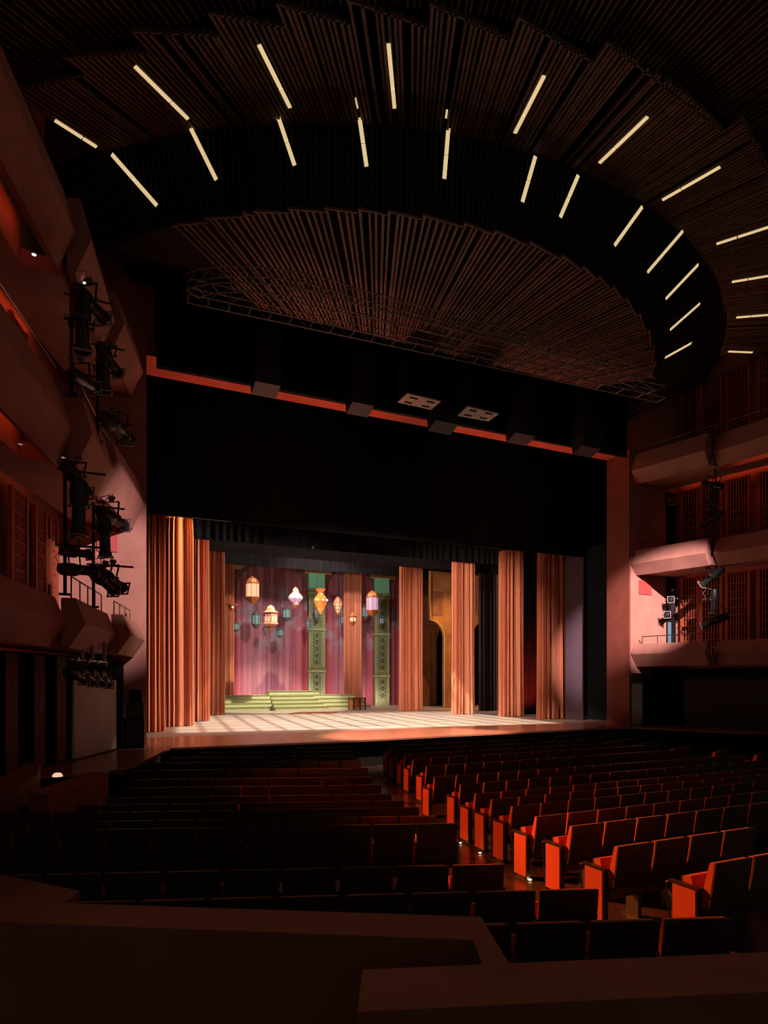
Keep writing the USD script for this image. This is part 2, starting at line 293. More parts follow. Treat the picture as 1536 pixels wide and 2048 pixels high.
for k in (1, 2, 3):
    zb, zm, zt = LEFT[k]
    for j, (P0, P1) in enumerate(SEG_L[k]):
        single('balcony_front', along(P0, P1, bal_prof(zb, zm, zt), 1), M['plaster'], f'faceted salmon balcony front, {word[k]} left tier, {place[2 - j]}', 'balcony front', 'balcony fronts', kind='structure')
    single('balcony_slab', plan_slab([(-4.1, 9.2), (-2.72, 9.75), (-1.17, 15.75), (-.38, 15.9), (.37, 19), (.72, 19.0), (1.25, 21.5), (-.2, 21.5)], zb + .05, zb + .4), M['plaster'], f'soffit slab of the {word[k]} left balcony', 'balcony', kind='structure')
    single('balcony_upstand', plan_slab([(-2.80, 9.77), (-1.25, 15.77), (-1.17, 15.75), (-2.72, 9.75)], zb + .4, zb + 1.0), M['plaster'], f'upstand behind the near front of the {word[k]} left balcony', 'balcony', kind='structure')
    zb, zm, zt = RIGHT[k]
    for j, (P0, P1) in enumerate(SEG_R):
        single('balcony_front', along(P0, P1, bal_prof(zb, zm, zt), 1), M['plaster'], f'faceted salmon balcony front, {word[k]} right tier, {place[j]}', 'balcony front', 'balcony fronts', kind='structure')
    single('balcony_slab', plan_slab([(22.68, 21.5), (23.38, 18.45), (24.34, 18.5), (24.95, 14.1), (25.8, 9.5), (27.0, 9.9), (24.65, 21.5)], zb + .05, zb + .4), M['plaster'], f'soffit slab of the {word[k]} right balcony', 'balcony', kind='structure')

# red cove lamps under and behind the balcony fronts (real lamp tubes)
def cove(p0, p1, label, m='cove', r=.035):
    p0, p1 = np.asarray(p0, float), np.asarray(p1, float)
    t = Thing('cove_lamp', label, 'lamp', loc=(p0 + p1) / 2, group='red cove lamps of the balconies')
    t.part('tube', rod(p0, p1, r, 8), M[m]); t.part('holder', bar(p0 + (0, 0, .06), p1 + (0, 0, .06), .07, .03), M['dark_metal'])
def lw(y, g): return -.6 - (21.6 - y) * .3088 + g
def rw(y, g): return 25.0 + (21.6 - y) * .2066 - g
def lf(y, g): return -1.75 + (y - 9.5) * .2583 - g
for k, (zl, m) in {2: (LEFT[2][0], 'cove'), 3: (LEFT[3][0], 'cove'), 1: (LEFT[1][0], 'cove_dim')}.items():
    cove((lw(10.5, .22), 10.5, zl + .36), (lw(19.4, .22), 19.4, zl + .36), f'red cove lamp in the wall gap of the {word[k]} left balcony', 'cove' if k == 3 else 'cove_dim')
    cove((lf(9.8, .66), 9.9, zl + .66), (lf(15.2, .66), 15.3, zl + .66), f'red cove lamp behind the near front of the {word[k]} left balcony', m)
for k, m in ((3, 'cove'), (2, 'cove_dim')):
    z = RIGHT[k][0]; cove((rw(21.2, .18), 21.2, z + .30), (rw(13, .18), 13, z + .30), f'red cove lamp in the wall gap of the {word[k]} right balcony', m)
cove((24.0, 18.1, RIGHT[3][0] + .32), (24.6, 13.6, RIGHT[3][0] + .32), 'red cove lamp behind the second front of the top right balcony')

# timber lattice screens on the side walls, upright bars with cross bars
def lattice(P, d, w, z0, z1, label, nb, zs=.34, lower=0.0):
    """screen from plan point P along unit d"""
    t = Thing('lattice_screen', label, 'screen', loc=(*P, z0), group='timber lattice screens of the side walls')
    P, d = np.asarray(P), np.asarray(d)
    up, cr = [], []
    for i in range(nb + 1):
        q = P + d * (w * i / nb); up.append(bar((*q, z0), (*q, z1), .035, .05, up=(*d, 0)))
    z = z0 + zs
    while z < z1 - lower: cr.append(bar((*P, z), (*(P + d * w), z), .05, .035)); z += zs
    n_ = np.array([d[1], -d[0]]); n_ = n_ if n_[0] * (12 - P[0]) < 0 else -n_
    t.part('backing', bar((*(P + n_ * .05), (z0 + z1) / 2), (*(P + n_ * .05 + d * w), (z0 + z1) / 2), .02, z1 - z0), M['black'])
    t.part('upright_bar', cat_(up), M['lattice'], kind='stuff'); t.part('cross_bar', cat_(cr), M['lattice'], kind='stuff')
    e = P - d * .06; g = P + d * (w + .06)
    t.part('jamb', bar((*e, z0), (*e, z1), .1, .14, up=(*d, 0)), M['lattice']); t.part('jamb', bar((*g, z0), (*g, z1), .1, .14, up=(*d, 0)), M['lattice'])
M['lattice'] = mat('lattice_wood', (0.42, 0.10, 0.045), 0.6, 0.25)
M['lattice_dark'] = mat('lattice_dark', (0.15, 0.05, 0.03), 0.6, 0.25)
dR = np.array([2.5, -12.1]); dR /= np.linalg.norm(dR); nR = np.array([dR[1], -dR[0]])  # towards the hall: minus x
tiers_R = {1: (4.0, 7.5), 2: (8.1, 11.55), 3: (12.6, 16.2)}; tn = {1: 'lower', 2: 'upper', 3: 'top'}
for k, (z0, z1) in tiers_R.items():
    for j, (s0, w) in enumerate(((0.45, .62), (1.35, .75), (2.45, .80), (3.75, 1.0), (5.3, 1.2))):
        P = np.array([25.0, 21.6]) + dR * s0 + np.array([-.14, 0])
        lattice(P, dR, w, z0, z1, f'orange timber lattice screen, {["first", "second", "third", "fourth", "fifth"][j]} from the stage on the {tn[k]} right wall', int(w / .11), lower=.9 if k == 2 else .3)
dL = np.array([-3.3, -13.6]); dL /= np.linalg.norm(dL)
for k, (z0, z1) in {1: (4.2, 7.45), 2: (8.6, 11.5)}.items():
    for j, (s0, w) in enumerate(((0.9, .5), (1.9, .7), (3.4, .9))):
        P = np.array([-.6, 21.6]) + dL * s0 + np.array([.14, 0])
        lattice(P, dL, w, z0, z1, f'dim timber lattice screen, {["first", "second", "third"][j]} from the stage on the {tn[k]} left wall', int(w / .11))
for j, s0 in enumerate((.5, 1.6, 2.6)):
    d = np.array([2.93, 6.15]); d /= np.linalg.norm(d); P = np.array([-1.75, 15.4]) + d * s0 + np.array([.1, -.05])
    t = Thing('lattice_screen', f'dim slatted strip on the black wall under the left balcony, {["nearest the camera", "middle one", "beside the grey screen"][j]}', 'screen', loc=(*P, .9), group='slatted strips under the left balcony')
    for i in range(6):
        q = P + d * .075 * i; t.part('slat', bar((*q, .9), (*q, 3.5), .03, .06, up=(*d, 0)), M['lattice_dark'])

# black equipment slot in the right front wall, with a glowing panel for the bluish light of a doorway gap
sl = Thing('equipment_slot', 'tall black equipment slot in the right front wall', 'slot', loc=(24.6, 21.5, 4), kind='structure')
sl.part('recess', bx(24.36, 24.86, 21.5, 21.6, 3.9, 11.5), M['black'])
sl.part('doorway', bx(24.34, 24.52, 21.46, 21.5, 4.1, 5.55), mat('blue_door_glow', (.06, .11, .15), .7, .1, emit=(.35, .62, .78), es=.22), label='pale blue glow from a doorway gap')

# rails on the balcony fronts
def rail(pts, h, label, posts=True, r=.018, m='steel_dark'):
    t = Thing('balcony_rail', label, 'rail', loc=pts[0])
    pts = [np.asarray(p, float) for p in pts]
    t.part('top_rail', rods([p + (0, 0, h) for p in pts], r), M[m])
    if posts:
        for a, b in zip(pts[:-1], pts[1:]):
            n = max(1, int(round(np.linalg.norm(b - a) / .75)))
            for i in range(n + 1):
                p = a + (b - a) * i / n; t.part('post', rod(p - (0, 0, .02), p + (0, 0, h), r * .8), M[m])
M['steel_dark'] = mat('rail_dark', (0.05, 0.045, 0.04), 0.4, 0.5, metal=0.5)
M['steel_pale'] = mat('rail_pale', (0.42, 0.36, 0.32), 0.4, 0.5, metal=0.4)
rail([(22.55, 21.3, 4.5), (23.15, 18.5, 4.5)], .33, 'thin dark rail on the right lowest balcony front')
rail([(22.55, 21.3, 8.68), (23.15, 18.5, 8.68)], .33, 'thin dark rail on the right middle balcony front')
rail([(22.6, 21.3, 12.95), (23.2, 18.5, 12.95), (24.2, 14.2, 12.95)], .30, 'thin pale rail on the right top balcony front', posts=False, r=.012, m='steel_pale')
rail([(-.2, 15.7, 4.70), (.48, 18.8, 4.70)], .48, 'dark rail with posts on the left lowest balcony, before the pink wall')
rail([(.80, 19.05, 4.70), (1.35, 21.4, 4.70)], .36, 'short dark rail end on the left lowest balcony next to the curtain')
rail([(-2.05, 9.6, 9.22), (-.50, 15.6, 9.22)], .42, 'long pale rail on the left middle balcony, near part', r=.02, m='steel_pale', posts=False)
rail([(-.10, 15.9, 9.22), (.50, 18.9, 9.22), (.9, 20.3, 9.22)], .42, 'pale rail on the left middle balcony, part beside the stage', r=.016, m='steel_pale', posts=False)
rail([(.95, 20.5, 9.2), (1.25, 21.4, 9.2)], .42, 'short pale rail frame at the stage end of the left middle balcony', r=.016, m='steel_pale')

# downlights in the soffits
def downlight(x, y, z, m, label, r=.06):
    t = Thing('downlight', label, 'downlight', loc=(x, y, z), group='recessed downlights')
    t.part('lamp', lathe([(0, 0), (r, 0), (r, .03), (0, .03)], 12).apply_translation((x, y, z - .03)), M[m]); t.part('ring', trimesh.creation.annulus(r, r * 1.25, .02, sections=14).apply_translation((x, y, z - .01)), M['dark_metal'])
for px, z, m, w in (((68, 507), 11.80, 'downlight', 'bright downlight in the left top soffit'), ((170, 564), 11.80, 'downlight', 'bright downlight above the upper left lamp tower'),
                    ((41, 886), 7.70, 'dim_downlight', 'pale downlight in the left middle soffit'), ((127, 913), 7.70, 'dim_downlight', 'pale downlight above the lower left lamp tower'),
                    ((126, 1298), 3.72, 'dim_downlight', 'small downlight under the left lowest balcony'),
                    ((1340, 952), 11.75, 'dim_downlight', 'downlight one of four in the right top soffit, nearest the stage'), ((1355, 947), 11.75, 'dim_downlight', 'downlight second from the stage in the right top soffit'),
                    ((1371, 943), 11.75, 'dim_downlight', 'downlight third from the stage in the right top soffit'), ((1387, 938), 11.75, 'dim_downlight', 'downlight fourth from the stage in the right top soffit'),
                    ((1333, 1145), 7.68, 'dim_downlight', 'downlight nearest the stage in the right middle soffit'), ((1367, 1139), 7.68, 'dim_downlight', 'downlight second from the stage in the right middle soffit'), ((1390, 1135), 7.68, 'dim_downlight', 'downlight third from the stage in the right middle soffit')):
    p = on_z(*px, z); downlight(p[0], p[1], z, m, w, .045)

# ================================================================ slatted canopies of the ceiling
SM = ['slat', 'slat', 'slat_b', 'slat_c']
def ray_circle(F, C, R, phi):
    d = np.array([math.sin(phi), -math.cos(phi)]); w = np.asarray(F) - C; b = w @ d; return -b + math.sqrt(max(0, b * b - (w @ w - R * R)))
def slat_mesh(F, phi, r0, r1, z, w=.062, h=.11):
    d = np.array([math.sin(phi), -math.cos(phi)]); a, b = F + d * r0, F + d * r1
    return bar((*a, z + h / 2), (*b, z + h / 2), w, h)
FO, FI = np.array([11.53, 22.29]), np.array([11.62, 25.62])
CO, RO, CX2, RX2, CI, RI = np.array([11.66, 29.0]), 16.0, np.array([11.71, 26.59]), 16.37, np.array([10.16, 25.29]), 11.82
edges = [-66.5, -59, -52, -44.9, -39.0, -32.9, -25.7, -17.6, -8.4, 11.0, 24.0, 38.0, 52.0, 70.0]
def ordinal(i): return ['first', 'second', 'third', 'fourth', 'fifth', 'sixth', 'seventh', 'eighth', 'ninth', 'tenth', 'eleventh', 'twelfth', 'thirteenth', 'fourteenth', 'fifteenth', 'sixteenth', 'seventeenth', 'eighteenth', 'nineteenth', 'twentieth', 'twenty-first', 'twenty-second', 'twenty-third', 'twenty-fourth'][i]
for k, (a, b) in enumerate(zip(edges[:-1], edges[1:])):
    ma = math.radians((a + b) / 2); d = np.array([math.sin(ma), -math.cos(ma)]); rc = ray_circle(FO, CO, RO, ma)
    t = Thing('ceiling_canopy', f'outer slatted ceiling canopy, {ordinal(k)} stepped section from the left', 'ceiling', loc=(*(FO + d * rc), 15.95), group='outer canopy sections', kind='structure')
    n = int(round((b - a) / .55)); e0, e1 = [], []
    for i in range(n):
        u = (i + .35 + rng.uniform(-.16, .16)) / n
        if rng.random() < .07: continue
        ph = math.radians(a + (b - a) * u)
        r0 = ray_circle(FO, CO, RO, ph) + .03 + .1 * (.5 - u); r1 = ray_circle(FO, CX2, RX2, ph) + .20 - .42 * u
        t.part('slat', slat_mesh(FO, ph, r0, r1, 15.95, w=rng.choice([.055, .062, .068])), M[SM[rng.integers(4)]])
    for nm, rr, CC, sg in (('edge_trim', RX2, CX2, (.22, -.24)), ('inner_trim', RO, CO, (.05, -.05))):
        P = []
        for u, s in ((0.0, sg[0]), (1.0, sg[1])):
            ph = math.radians(a + (b - a) * u); r = ray_circle(FO, CC, rr, ph) + s; P.append(np.array([*(FO + np.array([math.sin(ph), -math.cos(ph)]) * r), 15.99]))
        t.part(nm, bar(P[0], P[1], .04, .08), M['slat_b'])
# third ring, further out and over the camera: too dark to tell the pieces apart
sm = []
for k in range(24):
    a = -70 + k * 6.2
    for i in range(9):
        ph = math.radians(a + 6.2 * (i + .3 + rng.uniform(-.2, .2)) / 9); r0 = ray_circle(FO, CX2, RX2, ph) - .25
        sm.append(slat_mesh(FO, ph, r0, r0 + 7.5 + .3 * (k % 3), 16.35, .05, .18))
t = Thing('ceiling_canopy_rear', 'dark slatted ceiling beyond the outer canopy, over the rear seats', 'ceiling', loc=(11, 4, 16.35), kind='structure')
t.part('slat', cat_(sm), M['slat_b'], kind='stuff')
# the dark sloping band between the outer canopy and the inner disc
AX = np.array([11.4, 26.0])
def band_pt(psi, tt):
    o = AX + np.array([math.sin(psi), -math.cos(psi)]) * ray_circle(AX, CO, RO, psi); i = AX + np.array([math.sin(psi), -math.cos(psi)]) * ray_circle(AX, CI, RI, psi)
    return np.array([*(o + (i - o) * tt), 16.02 - 1.92 * tt])
def band_n(psi, tt):
    n = np.cross(band_pt(psi + .01, tt) - band_pt(psi - .01, tt), band_pt(psi, min(1, tt + .02)) - band_pt(psi, max(0, tt - .02))); n /= np.linalg.norm(n)
    return n if n[2] < 0 else -n
ps = np.radians(np.linspace(-72, 66, 70)); top = np.array([band_pt(p, 0) for p in ps]); bot = np.array([band_pt(p, 1.0) for p in ps])
vv = np.vstack([top, bot, top + (0, 0, .12), bot + (0, 0, .12)]); N = len(ps); ff = []
for i in range(N - 1): ff += [[i, i + 1, N + i + 1, N + i], [2 * N + i, 3 * N + i, 3 * N + i + 1, 2 * N + i + 1]]
t = Thing('ceiling_band', 'dark recessed band of the ceiling between the two canopies', 'ceiling', loc=(11, 13, 15), kind='structure')
t.part('backing', trimesh.Trimesh(vv, np.array([q for a in ff for q in ([a[0], a[1], a[2]], [a[0], a[2], a[3]])]), process=False), M['black'])
t.part('slat', cat_([bar(band_pt(p, .02) + band_n(p, .5) * .03, band_pt(p, .98) + band_n(p, .5) * .03, .045, .06, up=band_n(p, .5)) for p in np.radians(np.arange(-70, 64, .62))]), M['band_slat'], kind='stuff')
# inner disc
ie = [-47, -43, -38.8, -37.6, -33.9, -30, -26.5, -23.3, -19.5, -14.7, -10.8, -6, -.9, 3, 6.5, 10, 13.9, 19, 24.6, 30, 36, 43]
for k, (a, b) in enumerate(zip(ie[:-1], ie[1:])):
    ma = math.radians((a + b) / 2); d = np.array([math.sin(ma), -math.cos(ma)]); rc = ray_circle(FI, CI, RI, ma)
    t = Thing('ceiling_disc', f'inner slatted ceiling disc, {ordinal(k)} stepped section from the left', 'ceiling', loc=(*(FI + d * rc), 14.05), group='inner disc sections', kind='structure')
    n = max(2, int(round((b - a) / .80)))
    for i in range(n):
        u = (i + .4 + rng.uniform(-.2, .2)) / n; ph = math.radians(a + (b - a) * u); r1 = ray_circle(FI, CI, RI, ph) + .03 - .10 * u
        dd = np.array([math.sin(ph), -math.cos(ph)]); rmin = max(3.2, (FI[1] - 19.2) / max(.1, math.cos(ph)))
        if r1 - rmin < 1: continue
        t.part('slat', slat_mesh(FI, ph, rmin, r1, 14.05, w=rng.choice([.058, .063, .068])), M[SM[rng.integers(4)]])
    P = []
    for u, s in ((0.0, .05), (1.0, -.07)):
        ph = math.radians(a + (b - a) * u); r = ray_circle(FI, CI, RI, ph) + s; P.append(np.array([*(FI + np.array([math.sin(ph), -math.cos(ph)]) * r), 14.08]))
    t.part('edge_trim', bar(P[0], P[1], .04, .06), M['slat_c'])
single('ceiling_void', plan_slab([(1.5, 21.4)] + [tuple(FI + np.array([math.sin(p), -math.cos(p)]) * (ray_circle(FI, CI, RI, p) - .1)) for p in np.radians(np.linspace(-62, 62, 40))] + [(22.5, 21.4)], 15.2, 15.3), M['black'], 'black void above the inner slatted disc', 'ceiling', kind='structure')

# strip lamps
def strip(A, B, w, label, zdrop=0.0, seg=.66, up=(0, 0, 1.0)):
    up = np.asarray(up, float) / np.linalg.norm(up)
    A, B = np.asarray(A, float) - (0, 0, zdrop), np.asarray(B, float) - (0, 0, zdrop)
    t = Thing('strip_lamp', label, 'lamp', loc=(A + B) / 2, group='strip lamps of the ceiling')
    d = (B - A) / np.linalg.norm(B - A); J = A + (B - A) * seg; uo = up if up[2] < 0 else -up
    t.part('diffuser', bar(A, J - d * .015, w, .03, up=up), M['strip']); t.part('diffuser', bar(J + d * .015, B, w, .03, up=up), M['strip'])
    t.part('housing', bar(A - d * .02 - uo * .05, B + d * .02 - uo * .05, w + .02, .07, up=up), M['dark_metal'])
LO = [((110, 241), (193, 294)), ((270, 133), (376, 238)), ((518, 90), (580, 215)), ((777, 88), (789, 216)), ((1088, 152), (1030, 266)), ((1295, 234), (1199, 326)), ((1440, 334), (1325, 400)), ((1560, 447), (1433, 488)), ((1560, 548), (1464, 564)), ((1560, 628), (1473, 635)), ((1505, 705), (1457, 703))]
for k, (a, b) in enumerate(LO): strip(on_z(*a, 15.93), on_z(*b, 15.93), .085, f'warm strip lamp in the outer slatted canopy, {ordinal(k)} from the left', seg=.66)
LI = [(-50.9, .09, -46.5, .76), (-41.8, .02, -39.5, .62), (-32.8, 0, -31.3, .54), (-24.7, 0, -24.0, .54), (-15.5, 0, -15.8, .57), (-5.4, .07, -6.5, .61), (.4, .10, -1.2, .62), (10.9, .07, 8.2, .61), (19.5, 0, 16.3, .61), (26.2, .11, 23.6, .64), (33.2, .30, 30.7, .75), (41.5, .49, 37.4, .87)]
for k, (p0, t0, p1, t1) in enumerate(LI):
    p0, p1 = math.radians(p0), math.radians(p1); n0, n1 = band_n(p0, t0), band_n(p1, t1)
    strip(band_pt(p0, t0) + n0 * .12, band_pt(p1, t1) + n1 * .12, .095, f'warm strip lamp in the dark recessed band, {ordinal(k)} from the left', 0, seg=.52, up=n0 + n1)
for k, (a, b) in enumerate((((712, 196), (715, 216)), ((894, 220), (892, 236)), ((1078, 282), (1071, 294)))):
    A, B = on_z(*a, 16.1), on_z(*b, 16.1); t = Thing('slot_lamp', f'tiny lit slot between the slats above the {["fourth", "fifth", "sixth"][k]} recessed strip lamp', 'lamp', loc=(A + B) / 2)
    t.part('diffuser', bar(A, B, .045, .03), M['strip']); t.part('housing', bar(A + (0, 0, .04), B + (0, 0, .04), .07, .05), M['dark_metal'])

# ================================================================ hanging truss, loudspeakers
def truss(pts, label, s=.42):
    """box truss along a plan path at height z of the bottom chords"""
    pts = np.asarray(pts, float); t = Thing('lighting_truss', label, 'truss', loc=pts[0])
    d = np.gradient(pts[:, :2], axis=0); d /= np.linalg.norm(d, axis=1)[:, None]; n = np.stack([d[:, 1], -d[:, 0]], 1) * s / 2
    o = np.zeros((len(pts), 1)); A = pts + np.hstack([n, o]); B = pts - np.hstack([n, o]); h = np.array([0, 0, s])
    for ch in (A, B, A + h, B + h): t.part('chord', rods(ch, .022, 5), M['truss'])
    t.part('rung', cat_([rod(a, b, .014, 4) for a, b in zip(A, B)]), M['truss'], kind='stuff')
    br = []
    for i in range(len(pts) - 1):
        br += [rod(A[i], A[i] + h, .011, 4), rod(B[i], B[i] + h, .011, 4), rod(A[i], A[i + 1] + h, .011, 4), rod(B[i] + h, B[i + 1], .011, 4)]
    t.part('bracing', cat_(br), M['truss'], kind='stuff')
    cb = [rod(pts[i] + h, (pts[i][0], pts[i][1], 15.2), .008, 4) for i in range(2, len(pts) - 1, max(2, len(pts) // 5))]
    for c in cb: t.part('hanging_cable', c, M['black'])
ZT = 13.15
straight = [on_z(376 + (1322 - 376) * u, 597 + 203 * u, ZT) for u in np.linspace(0, 1, 24)]
truss(straight, 'straight rear run of the black lighting truss before the stage')
arcpx = [(384, 588), (400, 582), (430, 577), (465, 575), (500, 575), (540, 578), (580, 583), (615, 589), (650, 598), (700, 614), (750, 627), (800, 640), (850, 653), (900, 666), (960, 681), (1020, 694), (1080, 708), (1140, 722), (1200, 738), (1250, 757), (1300, 785)]
truss([on_z(*p, ZT) for p in arcpx], 'curved front run of the black lighting truss under the slatted disc')
for k, (xa, xb, yb) in enumerate(((506, 556, 772), (698, 741, 812), (863, 908, 848), (1021, 1061, 872), (1154, 1191, 897))):
    A, B = on_y(xa, yb, 20.4), on_y(xb, yb + 8, 20.4); x0, x1, z0 = A[0], B[0], A[2]
    t = Thing('loudspeaker', f'black hanging loudspeaker below the header, {ordinal(k)} from the left', 'loudspeaker', loc=((x0 + x1) / 2, 20.4, z0), group='loudspeakers hanging along the header')
    t.part('cabinet', bx(x0, x1, 20.0, 20.75, z0 + .5, z0 + 1.3), M['dark_metal']); t.part('cabinet', bx(x0, x1, 19.95, 20.7, z0 + 1.33, z0 + 2.1), M['dark_metal'])
    lo = along((x0, 20.3), (x1, 20.3), [(.35, z0 + .47), (-.45, z0 + .47), (-.36, z0 - .16), (.22, z0 + .02)], 1); t.part('lower_cabinet', lo, M['speaker_grey'] if 'speaker_grey' in M else M.setdefault('speaker_grey', mat('speaker_grey', (.017, .018, .021), .6, .3)))
    t.part('hanging_bar', rod(((x0 + x1) / 2, 20.4, z0 + 2.05), ((x0 + x1) / 2, 20.4, 15.2), .02), M['black'])
M['pale_board'] = mat('pale_board', (0.30, 0.29, 0.28), 0.7, 0.2)
for k, q in enumerate((((795, 805), (815, 787), (882, 803), (862, 820)), ((915, 832), (935, 813), (998, 828), (977, 843)))):
    P = [on_z(*p, 12.2) for p in q]; poly = [tuple(p[:2]) for p in P]; c = np.mean(P, 0)
    t = Thing('hanging_box', f'hanging black box with pale underside before the header, {["left", "right"][k]} of two', 'loudspeaker', loc=c)
    t.part('underside', plan_slab(poly, 12.2, 12.24), M['pale_board'], label='pale board with four slots')
    t.part('body', plan_slab(poly, 12.24, 13.5), M['black'])
    e1 = (P[3] - P[0]) / np.linalg.norm(P[3] - P[0]); e2 = (P[1] - P[0]); e3 = (P[3] - P[0])
    for a, b in ((.25, .25), (.75, .25), (.25, .75), (.75, .75)):
        m = P[0] + e2 * a + e3 * b - (0, 0, .012); t.part('slot', bar(m - e1 * .14, m + e1 * .14, .04, .03), M['black'])
    t.part('hanging_bar', rod(c + (0, 0, 1.25), (c[0], c[1], 15.2), .03), M['black'])

# ================================================================ on the stage
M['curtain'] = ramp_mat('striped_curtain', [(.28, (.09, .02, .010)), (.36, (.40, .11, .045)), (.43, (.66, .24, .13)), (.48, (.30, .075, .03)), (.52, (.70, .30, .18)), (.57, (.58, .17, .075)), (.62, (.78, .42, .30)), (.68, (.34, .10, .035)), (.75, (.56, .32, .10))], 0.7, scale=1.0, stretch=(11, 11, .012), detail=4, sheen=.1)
def column(x0, x1, Y, z1, depth, label, seed, z0=STAGE_Z + .015, flare=.06):
    r = np.random.default_rng(seed); n, lv = 220, 14
    u = np.linspace(0, 2 * math.pi, n, endpoint=False); cx, hw, hd = (x0 + x1) / 2, (x1 - x0) / 2, depth / 2
    e = 2 / 3.2; bxp = np.sign(np.cos(u)) * np.abs(np.cos(u)) ** e; byp = np.sign(np.sin(u)) * np.abs(np.sin(u)) ** e
    k = [17 + seed % 3, 53, 29]; ph = r.uniform(0, 6.3, 3); am = np.array([.07, .014, .03])
    V = []
    for j in range(lv):
        t = j / (lv - 1); z = z0 + (z1 - z0) * t; fl_ = 1 + flare * (1 - t) ** 3 + .015 * math.sin(3 * t + ph[0])
        off = sum(a * np.sin(kk * u + p + .5 * math.sin(2.2 * t + p)) for a, kk, p in zip(am, k, ph))
        sc = 1 - .06 * np.exp(-((1 - t) / .04) ** 2)
        V.append(np.stack([cx + (hw * bxp * fl_ * sc) + off * np.cos(u), Y + hd * byp * fl_ + off * np.sin(u), np.full(n, z)], 1))
    V = np.vstack(V); F = []
    for j in range(lv - 1):
        a = j * n + np.arange(n); b = j * n + (np.arange(n) + 1) % n; F.append(np.stack([a, b, b + n], 1)); F.append(np.stack([a, b + n, a + n], 1))
    c0, c1 = len(V), len(V) + 1; V = np.vstack([V, [[cx, Y, z0], [cx, Y, z1]]]); a = np.arange(n); b = (a + 1) % n
    F += [np.stack([b, a, np.full(n, c0)], 1), np.stack([a + (lv - 1) * n, b + (lv - 1) * n, np.full(n, c1)], 1)]
    t = Thing('curtain_column', label, 'curtain', loc=(cx, Y, z0), group='striped curtain columns at the sides of the stage')
    t.part('drape', trimesh.Trimesh(V, np.vstack(F), process=False), M['curtain'], smooth=70)
    t.part('heading', bx(x0 + .03, x1 - .03, Y - .08, Y + .08, z1 - .02, z1 + .09), M['black_cloth'])
    t.part('batten_line', cat_([rod((x0 + .2, Y, z1 + .08), (x0 + .2, Y, 19.6), .012, 4), rod((x1 - .2, Y, z1 + .08), (x1 - .2, Y, 19.6), .012, 4)]), M['black'], kind='stuff')
COLS = [(287, 328, 27.2, 9.9, 'left', 'first from the camera'), (330, 385, 29.85, 10.02, 'left', 'second from the camera, golden at its top'), (384, 416, 32.9, 10.3, 'left', 'third from the camera'), (412, 447, 38.0, 10.8, 'left', 'fourth from the camera'), (448, 466, 44.9, 11.2, 'left', 'last and farthest, beside the steps'),
        (1079, 1128, 27.2, 9.75, 'right', 'nearest the grey flat'), (1002, 1042, 29.85, 10.05, 'right', 'before the black drapes'), (907, 945, 32.9, 10.3, 'right', 'before the brown arch'), (801, 842, 38.0, 10.8, 'right', 'left of the brown arch'), (688.5, 722, 44.9, 11.2, 'right', 'farthest, standing behind the steps')]
for k, (a, b, Y, z1, side, w) in enumerate(COLS):
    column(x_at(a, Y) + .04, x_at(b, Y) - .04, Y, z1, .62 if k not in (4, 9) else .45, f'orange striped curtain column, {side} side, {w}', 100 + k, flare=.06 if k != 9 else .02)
# pipes carrying the second pair
for (xa, xb, s) in ((330, 462, 'left'), (948, 1076, 'right')):
    p0, p1 = x_at(xa, 29.85), x_at(xb, 29.85)
    t = Thing('curtain_pipe', f'pale pipe with hooks over the second {s} curtain column', 'pipe', loc=((p0 + p1) / 2, 29.85, 10.14))
    t.part('pipe', rod((p0, 29.85, 10.15), (p1, 29.85, 10.15), .025), M['steel'])
    ca, cb = (x_at(334, 29.85), x_at(382, 29.85)) if s == 'left' else (x_at(1005, 29.85), x_at(1040, 29.85))
    for i in range(9): q = ca + (cb - ca) * i / 8; t.part('hook', bar((q, 29.85, 10.02), (q, 29.85, 10.19), .03), M['dark_metal'])
    t.part('hanging_line', cat_([rod((p0 + .1, 29.85, 10.1), (p0 + .1, 29.85, 19.6), .01, 4), rod((p1 - .1, 29.85, 10.1), (p1 - .1, 29.85, 19.6), .01, 4)]), M['black'], kind='stuff')

def pleated(x0, x1, Y, z0, z1, m, name, label, cat, amp=.05, wave=.32, seed=0, thick=.03, kind=None, group=None, dirx=(1, 0), extra=None):
    r = np.random.default_rng(seed); L = x1 - x0; n = max(20, int(L / .045)); s = np.linspace(0, L, n); d = np.asarray(dirx, float); nn = np.array([-d[1], d[0]])
    off = amp * np.sin(s / wave * 6.283 + 2.0 * np.sin(s * 1.7 + seed)) + amp * .6 * np.sin(s / (wave * 2.7) * 6.283 + seed)
    P = np.array([x0, Y]) + np.outer(s, d) + np.outer(off, nn); Q = P + nn * thick
    V = np.vstack([np.hstack([P, np.full((n, 1), z0)]), np.hstack([P, np.full((n, 1), z1)]), np.hstack([Q, np.full((n, 1), z0)]), np.hstack([Q, np.full((n, 1), z1)])])
    i = np.arange(n - 1); F = []
    for a, b, c, e in ((0, 1, 1, 0), (2, 3, 3, 2)):
        A0, A1, B0, B1 = a * n + i, a * n + i + 1, b * n + i, b * n + i + 1
        q = np.vstack([np.stack([A0, A1, B1], 1), np.stack([A0, B1, B0], 1)]); F.append(q if a == 0 else q[:, ::-1])
    F.append(np.vstack([np.stack([2 * n + i, 2 * n + i + 1, i + 1], 1), np.stack([2 * n + i, i + 1, i], 1)]))
    mesh = trimesh.Trimesh(V, np.vstack(F), process=False)
    return mesh if name is None else single(name, mesh, m, label, cat, group=group, kind=kind, smooth=60)
